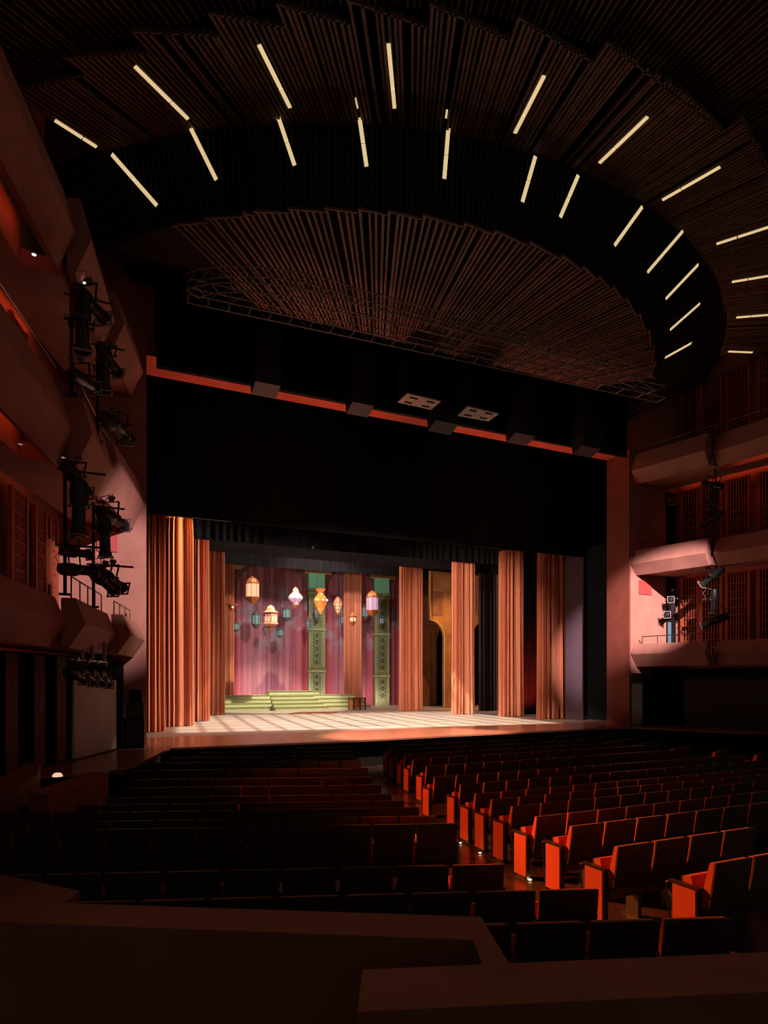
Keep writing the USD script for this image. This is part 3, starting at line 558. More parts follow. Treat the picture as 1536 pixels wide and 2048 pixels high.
def border(Y, z0, z1, x0, x1, m, label, amp, wave, seed):
    t = Thing('stage_border', label, 'stage border', loc=((x0 + x1) / 2, Y, z0), group='black cloth borders across the stage')
    t.part('cloth', pleated(x0, x1, Y, z0, z1, m, None, None, None, amp, wave, seed), m, smooth=60)
    t.part('batten', rod((x0, Y, z1), (x1, Y, z1), .05), M['dark_metal'])
    t.part('hanging_line', cat_([rod((q, Y, z1), (q, Y, 19.65), .012, 4) for q in np.linspace(x0 + 1, x1 - 1, 6)]), M['black'], kind='stuff')
    t.part('hem', bx(x0, x1, Y + .03, Y + .06, z0, z0 + .10), M['grey_cloth'])
border(25.5, 9.10, 19.5, -4, 30, M['black_cloth'], 'plain black main border filling the top of the stage opening', .004, 2, 1)
border(31.3, 9.53, 13.6, -3.5, 30, M['black_cloth'], 'pleated dark border hanging below the main one', .07, .42, 2)
border(35.0, 9.72, 13.8, -3.5, 30, M['grey_cloth'], 'smooth dark grey border, third from the front', .006, 2, 3)
border(42.0, 10.34, 14.4, -3.5, 30, M['black_cloth'], 'black border farthest upstage above the lanterns', .006, 2, 4)

# masking at the sides
for k, (x0, x1, Y, lab) in enumerate(((23.35, 27.5, 35.5, 'black drape between the brown arch and the second right column'), (22.9, 27.5, 30.9, 'black drape between the two front right curtain columns'), (23.0, 28, 28.3, 'black drape behind the front right curtain column'))):
    pleated(x0, x1, Y, STAGE_Z + .01, 13, M['drape_dark'] if 'drape_dark' in M else M.setdefault('drape_dark', mat('drape_dark', (.07, .05, .055), .95, .1, c2=(.045, .034, .038), scale=3, stretch=(2, 2, .05))), 'black_drape', lab, 'drape', .06, .24, 20 + k, group='black drapes in the right wing')
pleated(24.5, 33.5, 44.5, STAGE_Z + .01, 14, M['black_cloth'], 'black_drape', 'black drape behind the brown arch in the right wing', 'drape', .05, .4, 31)
pleated(-5.5, 2.2, 33.5, STAGE_Z + .01, 14, M['black_cloth'], 'black_drape', 'black drape in the left wing behind the curtain columns', 'drape', .05, .4, 32)
pleated(-5.5, 5.0, 40, STAGE_Z + .01, 14, M['black_cloth'], 'black_drape', 'black drape farther back in the left wing', 'drape', .05, .4, 33)
def flat(P0, P1, z1, m, name, label):
    t = Thing(name, label, 'flat', loc=(*P0, STAGE_Z)); t.part('face', along(P0, P1, [(0, STAGE_Z + .005), (-.06, STAGE_Z + .005), (-.06, z1), (0, z1)], 1), m)
    t.part('foot_rail', along(P0, P1, [(.03, STAGE_Z + .004), (0, STAGE_Z + .004), (0, STAGE_Z + .06), (.03, STAGE_Z + .06)], 1), M['plum_flat'])
flat((22.72, 26.55), (23.12, 25.65), 9.6, M['plum_flat'], 'masking_flat', 'dull plum flat at the right edge of the stage opening')
flat((23.16, 25.4), (23.2, 24.0), 9.6, M['blue_black'], 'masking_flat', 'blue-black flat between the plum flat and the right pier')

# brown arch scenery
M['sienna'] = mat('sienna_flat', (.34, .145, .050), .8, .15, c2=(.22, .085, .032), scale=1.1, bump=.1, detail=6)
M['sienna_d'] = mat('sienna_dark', (.24, .095, .045), .8, .15, c2=(.16, .06, .03), scale=1.2, bump=.1, detail=6)
YA = 40.2
def pxp(Y, pts): return [(float(on_y(x, y, Y)[0]), float(on_y(x, y, Y)[2])) for x, y in pts]
xl, xr = x_at(861, YA), x_at(968, YA); pl, pr_ = x_at(889, YA), x_at(943, YA); zs = on_y(861, 1240, YA)[2]; zsp = on_y(889, 1263, YA)[2]
def quarter(cx, cz, rx, rz, a0, a1): return [(cx + rx * math.cos(a), cz + rz * math.sin(a)) for a in np.linspace(a0, a1, 12)]
arcL = quarter(xl, zs - (zs - zsp) - .55, pl - xl, (zs - zsp) + .55, math.pi / 2, 0)
arcR = quarter(xr, zs - (zs - zsp) - .55, xr - pr_, (zs - zsp) + .55, math.pi, math.pi / 2)
poly = Polygon([(xl, 10.6)] + arcL + [(pl, STAGE_Z + .005), (pr_, STAGE_Z + .005)] + arcR + [(xr, 10.6)])
t = Thing('arch_flat', 'brown painted arch pier standing behind the right curtain columns', 'scenery arch', loc=((pl + pr_) / 2, YA, STAGE_Z))
t.part('face', upright(poly, YA, .3), M['sienna'])
t.part('upper_panel', upright(Polygon([(xl + .12, zs + 2.0), (xl + .95, zs + 2.0), (xl + .95, zs + .35), (xl + .12, zs + .35)]), YA - .04, .04), M['sienna_d'])
t.part('moulding', bx(xl, xr, YA - .07, YA, zs + 2.05, zs + 2.15), M['sienna'])
t.part('pilaster', bx(pl + .55, pl + .72, YA - .05, YA, STAGE_Z + .01, zs + 2.0), M['sienna'])
ln = [(pl, STAGE_Z + .01)] + arcL[::-1]
t.part('lit_edge', cat_([bar((a[0], YA - .015, a[1]), (b[0], YA - .015, b[1]), .05) for a, b in zip(ln[:-1], ln[1:])] + [bar((xl, YA - .015, zs), (xl, YA - .015, 10.55), .05)]), mat('lit_edge', (.62, .33, .12), .5, .3))  # pale bars put the lit edge of the flat into colour
YB2 = 43.6; a0, a1 = x_at(842, YB2), x_at(874, YB2)
ar = quarter(a1 + 1.0, on_y(889, 1285, YB2)[2], 1.0, 1.4, math.pi, math.pi / 2)
poly = Polygon([(a0 - .6, STAGE_Z + .005), (a1, STAGE_Z + .005)] + ar + [(a1 + 1.6, 10.55), (a0 - .6, 10.55)])
t = Thing('arch_flat', 'darker brown arch wall behind, beside the fourth right column', 'scenery arch', loc=(a0, YB2, STAGE_Z))
t.part('face', upright(poly, YB2, .25), M['sienna_d'])
for q in (.0, .45): t.part('rib', bx(a1 - .30 - q, a1 - .22 - q, YB2 - .05, YB2, STAGE_Z + .01, 6.6), M['sienna'])

# painted backdrop
YB = 46.6
XN = lambda px: (x_at(px, YB) - x_at(455, YB)) / (x_at(815, YB) - x_at(455, YB))
CR = [(XN(q), (c * .72,) * 3) for q, c in ((457, .9), (470, .75), (490, .12), (510, 0), (578, 0), (600, .55), (617, .85), (650, .85), (662, .5), (680, .08), (726, .15), (738, .75), (750, .5), (779, .75), (800, .7), (812, .9))]
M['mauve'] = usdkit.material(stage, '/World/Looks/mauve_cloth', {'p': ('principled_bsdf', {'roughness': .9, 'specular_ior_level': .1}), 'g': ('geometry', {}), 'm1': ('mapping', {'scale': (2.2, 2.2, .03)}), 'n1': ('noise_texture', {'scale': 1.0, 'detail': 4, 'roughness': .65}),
     'r1': ('rgb_ramp', {'ramp': [(.28, (.13, .055, .07)), (.42, (.24, .095, .125)), (.52, (.34, .15, .19)), (.62, (.27, .10, .135)), (.74, (.17, .07, .085))]}), 'n2': ('noise_texture', {'scale': .95, 'detail': 3, 'roughness': .6}), 'r2': ('rgb_ramp', {'ramp': [(.51, (0, 0, 0)), (.60, (1, 1, 1))]}),  # grey-blue blotches and crimson edges are mixed into the cloth colour
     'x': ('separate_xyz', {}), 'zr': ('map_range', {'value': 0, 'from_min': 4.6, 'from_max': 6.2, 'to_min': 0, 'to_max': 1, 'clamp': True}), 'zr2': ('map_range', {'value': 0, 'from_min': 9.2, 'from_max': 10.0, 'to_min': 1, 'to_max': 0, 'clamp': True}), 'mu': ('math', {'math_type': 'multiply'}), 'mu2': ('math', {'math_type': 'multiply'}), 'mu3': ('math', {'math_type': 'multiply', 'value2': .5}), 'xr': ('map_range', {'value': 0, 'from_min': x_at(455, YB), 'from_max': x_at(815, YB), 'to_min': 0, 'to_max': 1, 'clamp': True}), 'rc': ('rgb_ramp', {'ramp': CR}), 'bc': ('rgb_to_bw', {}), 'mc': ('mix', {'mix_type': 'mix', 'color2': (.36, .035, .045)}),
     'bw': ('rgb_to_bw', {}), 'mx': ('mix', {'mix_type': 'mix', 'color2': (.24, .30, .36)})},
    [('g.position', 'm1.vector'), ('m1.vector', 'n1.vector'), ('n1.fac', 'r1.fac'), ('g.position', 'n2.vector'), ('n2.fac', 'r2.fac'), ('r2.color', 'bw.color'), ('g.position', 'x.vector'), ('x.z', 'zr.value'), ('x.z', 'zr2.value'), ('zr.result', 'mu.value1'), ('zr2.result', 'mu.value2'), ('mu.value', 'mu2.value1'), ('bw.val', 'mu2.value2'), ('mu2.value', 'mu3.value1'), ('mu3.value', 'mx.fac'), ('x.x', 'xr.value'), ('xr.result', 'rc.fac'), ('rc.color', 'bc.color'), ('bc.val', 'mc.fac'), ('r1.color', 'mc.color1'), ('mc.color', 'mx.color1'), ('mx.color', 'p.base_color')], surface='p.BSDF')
M['crimson'] = ramp_mat('crimson_cloth', [(.3, (.22, .024, .03)), (.55, (.40, .05, .055)), (.75, (.26, .04, .05))], .9, scale=1.0, stretch=(3, 3, .05), detail=3)
M['olive'] = mat('olive_pillar', (.26, .30, .15), .8, .15, c2=(.21, .245, .12), scale=3)
M['olive_p'] = mat('olive_panel', (.17, .20, .10), .85, .1)
M['olive_d'] = mat('olive_dark', (.065, .08, .045), .85, .1)
M['mint'] = mat('mint_block', (.30, .80, .52), .8, .15)
M['umber'] = mat('umber_flat', (.15, .085, .05), .85, .1, c2=(.11, .06, .035), scale=2)
M['beige'] = mat('beige_board', (.42, .25, .12), .8, .15)
t = Thing('backdrop', 'mauve painted backdrop cloth with crimson edges behind the lanterns', 'backdrop', loc=(17, YB, STAGE_Z))
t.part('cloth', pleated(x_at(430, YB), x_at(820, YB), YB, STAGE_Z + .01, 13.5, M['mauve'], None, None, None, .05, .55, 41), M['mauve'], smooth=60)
t.part('top_batten', rod((x_at(430, YB), YB, 13.5), (x_at(820, YB), YB, 13.5), .05), M['dark_metal'])
YS = YB - .30
def scallop(cx, cy, rx, ry):
    pts = []
    for i in range(26):
        a = math.pi * i / 25; r = 1 + (.045 if i % 2 else 0); pts.append((cx + rx * r * math.cos(a), cy - ry * r * math.sin(a)))
    return pts
for k, (x0, x1, cx, rx, w) in enumerate(((464, 617, 541, 70, 'left'), (650, 751, 700, 47, 'middle'), (779, 880, 829, 47, 'right'))):
    out = Polygon(pxp(YS, [(x0, 1118), (x1, 1118), (x1, 1188), (x0, 1188)])); hole = Polygon(pxp(YS, [(cx + rx, 1200)] + scallop(cx, 1184, rx, 56 if k == 0 else 46) + [(cx - rx, 1200)]))
    g = out.difference(hole); tt = Thing('arch_spandrel', f'brown scalloped spandrel over the {w} backdrop arch', 'scenery arch', loc=(x_at(cx, YS), YS, 9))
    for q in (g.geoms if hasattr(g, 'geoms') else [g]):
        if q.area > .05: tt.part('spandrel', upright(q, YS, .08), M['umber'])
    tt.part('hanging_line', rod((x_at(x0 + 3, YS), YS + .04, 10.3), (x_at(x0 + 3, YS), YS + .04, 19.6), .012, 4), M['black'])
    if k == 0: tt.part('cornice', upright(Polygon(pxp(YS, [(466, 1130), (491, 1131), (480, 1139), (466, 1139)])), YS - .1, .1), M['beige'])
YP = YB - .62
def pillar(x0, x1, ytop, w, yb):
    t = Thing('scenic_pillar', f'carved green scenic pillar with mint block on top, {w}', 'scenic pillar', loc=(x_at((x0 + x1) / 2, YP), YP, STAGE_Z))
    X0, X1 = x_at(x0, YP), x_at(x1, YP); Wd = X1 - X0; zz = lambda y: float(on_y((x0 + x1) / 2, y, YP)[2])
    t.part('shaft', bx(X0 + .06, X1 - .06, YP, YP + .28, STAGE_Z + .005, zz(ytop + 30)), M['olive'])
    t.part('mint_block', bx(X0 + .04, X1 - .02, YP - .05, YP + .28, zz(ytop + 30), zz(ytop)), M['mint'])
    t.part('cornice', bx(X0 - .3, X1 + .5, YP - .12, YP + .25, zz(ytop), zz(ytop - 7)), M['beige'])
    for y in (ytop + 31, ytop + 37, ytop + 110, ytop + 193): t.part('moulding', bx(X0 - .03, X1 + .03, YP - .10, YP + .28, zz(y + 4), zz(y)), M['olive'])
    for s in (X0 + .03, X1 - .13): t.part('edge_moulding', bx(s, s + .10, YP - .06, YP, STAGE_Z + .01, zz(ytop + 41)), M['olive'])
    t.part('sunk_panel', bx(X0 + .16, X1 - .16, YP - .012, YP, STAGE_Z + .02, zz(ytop + 44)), M['olive_p'])
    cx = (X0 + X1) / 2; ys = [ytop + q for q in (56, 69.5, 83, 96, 124, 137.5, 151, 164.5, 178, 207, 220.5, 234)]
    for y in ys:
        c = (cx, YP - .03, zz(y)); R = trimesh.transformations.rotation_matrix(math.pi / 2, (1, 0, 0))
        ring = trimesh.creation.torus(.145, .032, major_sections=14, minor_sections=5); ring.apply_transform(R); ring.apply_translation(c)
        dot = trimesh.creation.icosphere(1, .06); dot.apply_translation(c); t.part('rosette', ring, M['olive_d']); t.part('rosette_boss', dot, M['olive_d'])
        sm = []
        for dx, dz in ((-.24, .2), (.24, .2), (-.24, -.2), (.24, -.2), (-.27, 0), (.27, 0)):
            b = trimesh.creation.icosphere(1, .045); b.apply_translation((c[0] + dx, c[1], c[2] + dz)); sm.append(b)
        t.part('bead', cat_(sm), M['olive_d'], kind='stuff')
pillar(617, 650, 1147, 'left of two', 1400); pillar(750, 779, 1157, 'right of two', 1402)

# steps and platform
M['step'] = mat('pale_step', (.58, .58, .38), .7, .2, c2=(.52, .52, .34), scale=2)
M['step_edge'] = mat('step_nosing', (.34, .30, .17), .6, .2)
Y0 = 42.0; xs0, xs1 = 7.4, x_at(741, Y0)
t = Thing('stage_steps', 'wide pale green stepped platform at the back of the stage', 'steps', loc=(12, Y0, STAGE_Z))
rise, run = .245, .44
for k in range(4):
    y = Y0 + run * k; zt = STAGE_Z + rise * (k + 1); xr_ = xs1 - .22 * k
    yb = Y0 + run * (k + 1) if k < 3 else 44.4
    t.part('step', bx(xs0, xr_, y, 44.4, zt - rise + .002, zt), M['step'])
    t.part('nosing', bx(xs0, xr_ + .03, y - .03, y + .04, zt - .04, zt + .006), M['step_edge'])
t = Thing('stage_steps', 'narrow pale stair before the middle of the stepped platform', 'steps', loc=(14, 41.3, STAGE_Z))
ca, cb = x_at(551, 41.2), x_at(657, 41.2)
for k in range(4):
    y = 41.2 + .20 * k; zt = STAGE_Z + rise * (k + 1) - .01
    t.part('step', bx(ca - .05 * k, cb - .28 * k, y, 41.985 if k < 3 else 41.985, zt - rise + .004, zt), M['step']); t.part('nosing', bx(ca - .05 * k - .02, cb - .28 * k + .02, y - .025, y + .035, zt - .04, zt + .006), M['step_edge'])
ta, tb = x_at(538, 43.4), x_at(639, 43.4)
t = Thing('stage_block', 'long pale block on top of the stepped platform', 'block', loc=((ta + tb) / 2, 43.4, 1.86))
t.part('block', bx(ta, tb, 43.4, 44.3, STAGE_Z + 4 * rise, STAGE_Z + 4 * rise + .27), M['step']); t.part('nosing', bx(ta - .02, tb + .02, 43.36, 43.44, STAGE_Z + 4 * rise + .235, STAGE_Z + 4 * rise + .276), M['step_edge'])
rug = Thing('rug', 'thin red-brown rug on the stage floor before the narrow stair', 'rug', loc=on_z(625, 1426, STAGE_Z))
q = [on_z(x, y, STAGE_Z)[:2] for x, y in ((577, 1428), (665, 1427.5), (675, 1424.2), (600, 1424.4))]
rug.part('pile', plan_slab([tuple(p) for p in q], STAGE_Z + .001, STAGE_Z + .03), mat('rug', (.24, .085, .06), .95, .05, c2=(.36, .16, .10), scale=9))
for a, b in ((0, 3), (1, 2)): rug.part('fringe', bar((*q[a], STAGE_Z + .015), (*q[b], STAGE_Z + .015), .07, .02), M['beige'])
# small carved table
tp = on_z(714, 1419, STAGE_Z); tx, ty = tp[0], tp[1]; w = .42
M['table_wood'] = mat('table_wood', (.62, .22, .08), .6, .3); M['table_dark'] = mat('table_dark', (.12, .055, .03), .6, .3)
t = Thing('side_table', 'small carved orange and dark side table at the right end of the steps', 'table', loc=(tx, ty, STAGE_Z))
t.part('table_top', bx(tx - w - .06, tx + w + .06, ty - w - .06, ty + w + .06, STAGE_Z + .74, STAGE_Z + .80), M['table_dark'])
for sx in (-1, 1):
    for sy in (-1, 1): t.part('leg', bx(tx + sx * w - .04, tx + sx * w + .04, ty + sy * w - .04, ty + sy * w + .04, STAGE_Z + .004, STAGE_Z + .74), M['table_dark'])
t.part('left_panel', bx(tx - w - .015, tx - w + .015, ty - w, ty + w, STAGE_Z + .10, STAGE_Z + .72), M['table_wood'])
t.part('left_front', bx(tx - w, tx - .06, ty - w - .01, ty - w + .02, STAGE_Z + .10, STAGE_Z + .72), M['table_wood'])
lt = [bar((tx + .0 + .075 * i, ty - w, STAGE_Z + .1), (tx + .0 + .075 * i, ty - w, STAGE_Z + .72), .02) for i in range(6)] + [bar((tx - .05, ty - w, STAGE_Z + .14 + .11 * i), (tx + w, ty - w, STAGE_Z + .14 + .11 * i), .02) for i in range(6)]
t.part('lattice', cat_(lt), M['table_wood'], kind='stuff'); t.part('back_panel', bx(tx - w, tx + w, ty + w - .02, ty + w, STAGE_Z + .1, STAGE_Z + .72), M['table_dark'])

# hanging lanterns
M['brass'] = mat('lantern_brass', (.52, .17, .055), .4, .5, metal=.35)
M['brass_d'] = mat('lantern_dark', (.26, .085, .035), .45, .5, metal=.35)
M['brass_pink'] = mat('lantern_rose', (.66, .25, .18), .4, .5, metal=.3)
M['teal_metal'] = mat('teal_metal', (.10, .085, .095), .6, .3)
def glow(n, c, s, b=(.4, .28, .22)): M[n] = mat('glow_' + n, b, .4, .3, emit=c, es=s)
glow('warm', (1.0, .60, .34), .85); glow('hot', (1.0, .68, .5), 1.4); glow('pink', (1.0, .50, .38), .85); glow('violet', (.62, .42, .82), .62); glow('lattice', (1.0, .58, .28), .7); glow('tealglow', (.30, .56, .50), .30, (.10, .18, .16)); glow('greyglow', (.34, .44, .52), .24, (.12, .15, .17))
M['amber'] = usdkit.material(stage, '/World/Looks/amber_glass', {'p': ('principled_bsdf', {'base_color': (.85, .26, .06), 'roughness': .15, 'transmission_weight': .55, 'emission_color': (1., .28, .06), 'emission_strength': .22})}, surface='p.BSDF')
KIND = {'cylinder': (8, [(.0, .0), (.13, .03), (.50, .09), (.80, .18), (1.0, .25), (.96, .27)], [(.95, .27), (.95, .72)], [(.96, .72), (1.0, .74), (.9, .80), (.74, .87), (.40, .94), (.10, .965), (.05, 1.0), (0, 1.0)]),
        'house': (6, [(0, 0), (.10, .04), (.46, .15), (.50, .21), (1.0, .29), (.86, .33)], [(.82, .33), (.82, .67)], [(.86, .67), (1.0, .70), (.56, .78), (.50, .86), (.32, .94), (.06, .975), (0, 1.0)]),
        'bicone': (8, [(0, 0), (.48, .15), (.46, .24)], [(.46, .24), (.98, .44), (.98, .53), (.46, .72)], [(.46, .72), (.48, .80), (.26, .92), (.08, .96), (0, 1.0)]),
        'taper': (6, [(0, 0), (.20, .02), (.32, .08), (.28, .17)], [(.32, .17), (.88, .66)], [(1.0, .66), (.96, .70), (.50, .88), (.22, .95), (0, 1.0)])}
def bandmesh(prof, n): return lathe(prof, n)
def lantern(kind, px, yt, yb, wpx, Y, metal, pane, label, group, top=10.6, rib=.02, rot=0.0):
    c = on_y(px, (yt + yb) / 2, Y); sc = float(c[:2] @ FW) / FPX; H = (yb - yt) * sc; R = wpx * sc / 2; z0 = on_y(px, yb, Y)[2]; X = c[0]
    n, base, glass, cap = KIND[kind]; R /= math.cos(math.pi / n) ** .5
    t = Thing('hanging_lantern', label, 'lantern', loc=(X, Y, z0), group=group)
    def put(prof, close=True):
        p = [(r * R, h * H) for r, h in prof]
        if close: p = ([(0, p[0][1])] if p[0][0] > 0 else []) + p + ([(0, p[-1][1])] if p[-1][0] > 0 else [])
        m = lathe(p, n); m.apply_transform(trimesh.transformations.rotation_matrix(rot + math.pi / n, (0, 0, 1))); m.apply_translation((X, Y, z0)); return m
    t.part('base', put(base), M[metal]); t.part('pane', put([(r * .97, h) for r, h in glass]), M[pane]); t.part('cap', put(cap), M[metal])
    rb = []
    for i in range(n):
        a = rot + math.pi / n + 2 * math.pi * i / n
        for (r0, h0), (r1, h1) in zip(glass[:-1], glass[1:]): rb.append(bar((X + R * r0 * math.cos(a), Y + R * r0 * math.sin(a), z0 + h0 * H), (X + R * r1 * math.cos(a), Y + R * r1 * math.sin(a), z0 + h1 * H), rib * 1.6, rib))
    if kind == 'house' and wpx > 12:
        ap_ = R * .82 * math.cos(math.pi / n)
        for i in range(n):
            a = rot + math.pi / n + 2 * math.pi * (i + .5) / n; d = np.array([math.cos(a), math.sin(a)]); s = np.array([-d[1], d[0]]); c0 = np.array([X, Y]) + d * (ap_ + .012)
            wd = R * .82 * math.sin(math.pi / n)
            for q, ww in ((-.9, .16), (0, .10), (.9, .16)): p = c0 + s * wd * q; rb.append(bar((*p, z0 + .33 * H), (*p, z0 + .67 * H), wd * ww * 2, .02, up=(*d, 0)))
            for h, hh in ((.645, .05), (.345, .03), (.585, .02)): rb.append(bar((*(c0 - s * wd), z0 + h * H), (*(c0 + s * wd), z0 + h * H), .02, hh * H, up=(0, 0, 1)))
    if kind == 'taper':
        for i in range(n):
            for f_ in (.33, .66):
                a, b = [rot + math.pi / n + 2 * math.pi * (i + j) / n for j in (0, 1)]; r = lambda h: R * (.32 + .56 * h)
                h = f_; p = [np.array([X + r(h) * math.cos(q), Y + r(h) * math.sin(q), z0 + (.17 + .49 * h) * H]) for q in (a, b)]; rb.append(bar(p[0], p[1], .025))
    t.part('rib', cat_(rb), M[metal], kind='stuff')
    t.part('suspension_wire', rod((X, Y, z0 + H * .99), (X, Y, 19.6), .006, 4), M['dark_metal'])
    return t, X, z0, H, R
G1, G2 = 'lit brass lanterns hanging over the steps', 'small dim lanterns hanging close to the backdrop'
YL = 40.4
lantern('cylinder', 505, 1152, 1209.5, 27, YL, 'brass', 'warm', 'tall warm-lit brass lantern with eight panes, highest at the left', G1)
lantern('house', 541, 1209, 1264, 33, YL, 'brass_pink', 'pink', 'large house-shaped lantern with arched lit windows, lowest of the left group', G1, rot=math.pi / 6 + .35)
lantern('bicone', 591, 1173, 1216, 27, YL, 'brass_pink', 'violet', 'violet double-cone lantern with rose frame, left of the left green pillar', G1)
lantern('taper', 675.5, 1192, 1233, 20, YL, 'brass_d', 'lattice', 'tapering lattice lantern right of the amber vase', G1)
lantern('house', 705.5, 1224, 1253, 17, YL, 'brass', 'hot', 'small house-shaped lantern before the farthest curtain column', G1, rot=math.pi / 6 + .3)
lantern('cylinder', 744.5, 1180, 1235, 24, YL, 'brass', 'violet', 'white and violet lit brass lantern, rightmost of the row', G1)
# amber vase lantern
c = on_y(641, 1204, YL); sc = float(c[:2] @ FW) / FPX; z0 = on_y(641, 1230, YL)[2]; H, R, X = 52 * sc, 14 * sc, c[0]
t = Thing('hanging_lantern', 'amber glass vase-shaped lantern before the left green pillar', 'lantern', loc=(X, YL, z0), group=G1)
prof = [(0, 0), (.12, .03), (.34, .14), (.72, .34), (1, .54), (.88, .66), (.5, .78), (.36, .84), (.74, 1.0), (.66, 1.0), (.30, .84)]
t.part('vase', lathe([(r * R, h * H) for r, h in prof], 10).apply_translation((X, YL, z0)), M['amber'])
for dx in (-.48, 0.05, .5):
    b = trimesh.creation.icosphere(2, R * .17); b.apply_translation((X + R * dx * 1.5, YL - R * math.sqrt(max(.05, 1 - (dx * 1.5) ** 2)) * .96, z0 + .56 * H)); t.part('jewel', b, M['hot'], smooth=True)
t.part('suspension_wire', rod((X, YL, z0 + .85 * H), (X, YL, 19.6), .006, 4), M['dark_metal'])
# bowl lantern
c = on_y(464, 1215, YL); sc = float(c[:2] @ FW) / FPX; z0 = on_y(464, 1223.5, YL)[2]; H, R, X = 16 * sc, 13 * sc, c[0]
t = Thing('hanging_lantern', 'shallow orange bowl lantern before the farthest left column', 'lantern', loc=(X, YL, z0), group=G1)
t.part('bowl', lathe([(r * R, h * H) for r, h in ((0, 0), (.12, .06), (.45, .35), (.70, .82), (.66, .84), (0, .5))], 10).apply_translation((X, YL, z0)), M['brass'])
t.part('rim', lathe([(r * R, h * H) for r, h in ((.6, .82), (1.0, .84), (1.0, .95), (.6, .97), (.6, .82))], 10).apply_translation((X, YL, z0)), M['brass_pink'])
b = trimesh.creation.icosphere(2, R * .17); b.apply_translation((X, YL - R * .55, z0 + .52 * H)); t.part('jewel', b, M['hot'], smooth=True)
t.part('suspension_wire', rod((X, YL, z0 + .5 * H), (X, YL, 19.6), .006, 4), M['dark_metal'])
TL = [(512, 1220, 1259, 17, 'cylinder', 'tealglow', 'left of the house-shaped lantern'), (573, 1211, 1244, 17, 'cylinder', 'tealglow', 'below the violet double-cone lantern'), (472, 1242, 1265, 14, 'cylinder', 'tealglow', 'lowest at the far left'), (531, 1250, 1271, 10, 'taper', 'greyglow', 'tiny one beside the house-shaped lantern'),
      (560.5, 1255, 1277, 12, 'cylinder', 'tealglow', 'lowest of all, right of the house-shaped lantern'), (616.5, 1232, 1266, 13, 'taper', 'greyglow', 'at the left edge of the left green pillar'), (633, 1211, 1240, 14, 'taper', 'greyglow', 'behind the amber vase'), (685.5, 1227, 1254, 10, 'cylinder', 'greyglow', 'left of the farthest curtain column'),
      (730, 1205, 1243, 15, 'cylinder', 'greyglow', 'right of the farthest curtain column'), (763, 1232, 1252, 11, 'cylinder', 'greyglow', 'before the right green pillar')]
for x, a, b, w, k, g, l in TL: lantern(k, x, a, b, w, 45.3, 'teal_metal', g, 'small dim grey-teal lantern, ' + l, G2, rib=.03)

# ================================================================ seats
def seat(name, label, end=None, loc=(0, 0, 0), rotz=0.0, group='auditorium seats'):
    """end: None, 'left' or 'right': a tall upholstered end panel on that side"""
    t = Thing(name, label, 'seat', loc=loc, rotz=rotz or 1e-9, group=group)
    # walnut back shell, gently curved, leaning
    prof = [(-.30, .915), (-.285, .80), (-.255, .62), (-.215, .45), (-.15, .335), (-.09, .30)]
    o = [(y - .022, z) for y, z in prof]; V, n = [], len(prof); xs = np.linspace(-.255, .255, 5)
    sh = []
    for (y0, z0), (y1, z1) in zip(prof[:-1], prof[1:]):
        a, b = np.array([y0, z0]), np.array([y1, z1]); d = (b - a) / np.linalg.norm(b - a); nn = np.array([d[1], -d[0]]) * .022
        p = Polygon([a, b, b + nn, a + nn]); m = trimesh.creation.extrude_polygon(p, .51); v = m.vertices
        m.vertices = np.stack([v[:, 2] - .255, v[:, 0], v[:, 1]], 1); m.fix_normals(); sh.append(m)
    t.part('back_shell', cat_(sh), M['walnut'], local=True)
    pad = Polygon([(-.297, .905), (-.235, .90), (-.185, .72), (-.13, .50), (-.13, .44), (-.20, .44), (-.252, .62), (-.282, .80)])
    m = trimesh.creation.extrude_polygon(pad, .47); v = m.vertices; m.vertices = np.stack([v[:, 2] - .235, v[:, 0], v[:, 1]], 1); m.fix_normals()
    t.part('back_cushion', m, M['upholstery'], local=True)
    sc = trimesh.creation.box((.46, .10, .42)); sc.apply_transform(trimesh.transformations.rotation_matrix(math.radians(-14), (1, 0, 0))); sc.apply_translation((0, -.02, .50))
    t.part('seat_cushion', sc, M['upholstery'], local=True)
    un = trimesh.creation.box((.46, .02, .42)); un.apply_transform(trimesh.transformations.rotation_matrix(math.radians(-14), (1, 0, 0))); un.apply_translation((0, .042, .485))
    t.part('seat_underside', un, M['walnut'], local=True)
    for s, sd in ((-1, 'left'), (1, 'right')):
        if s == 1 and end != 'right': continue
        x = s * .275
        t.part('arm_cap', bx(x - .034, x + .034, -.17, .19, .615, .64), M['arm_cap'], local=True)
        if end == sd:
            t.part('end_panel', bx(x - .036, x + .032, -.135, .130, .05, .612), M['upholstery'], local=True)
            for y0, y1 in ((-.150, -.136), (.131, .142)): t.part('end_frame', bx(x - .030, x + .036, y0, y1, .02, .615), M['seat_frame'], local=True)
            t.part('edge_tube', rods([(x - .02, .17, .62), (x - .02, .225, .60), (x - .02, .15, .05)], .008, 5), M['seat_frame'], local=True)
        else: t.part('arm_panel', bx(x - .018, x + .018, -.12, .12, .34, .614), M['upholstery'], local=True)
        t.part('leg', cat_(bx(x - .025, x + .025, -.10, .08, .012, .36), bx(x - .03, x + .03, -.16, .15, .0, .014)), M['seat_frame'], local=True)
    t.part('bracket', cat_(bx(-.25, .25, -.03, .03, .28, .31), bx(-.22, -.19, -.13, .0, .29, .33), bx(.19, .22, -.13, .0, .29, .33)), M['seat_frame'], local=True)
    return t
protos = {}; N_SEATS = 0
def put_seat(x, y, deg, end, label, group):
    global N_SEATS
    z = floor_z(x, y); N_SEATS += 1
    if end not in protos:
        protos[end] = seat('theatre_seat', label, end, (x, y, z), deg, group); return
    copy_of(protos[end], 'theatre_seat', label, 'seat', group, (x, y, z), deg)
PITCH = .55
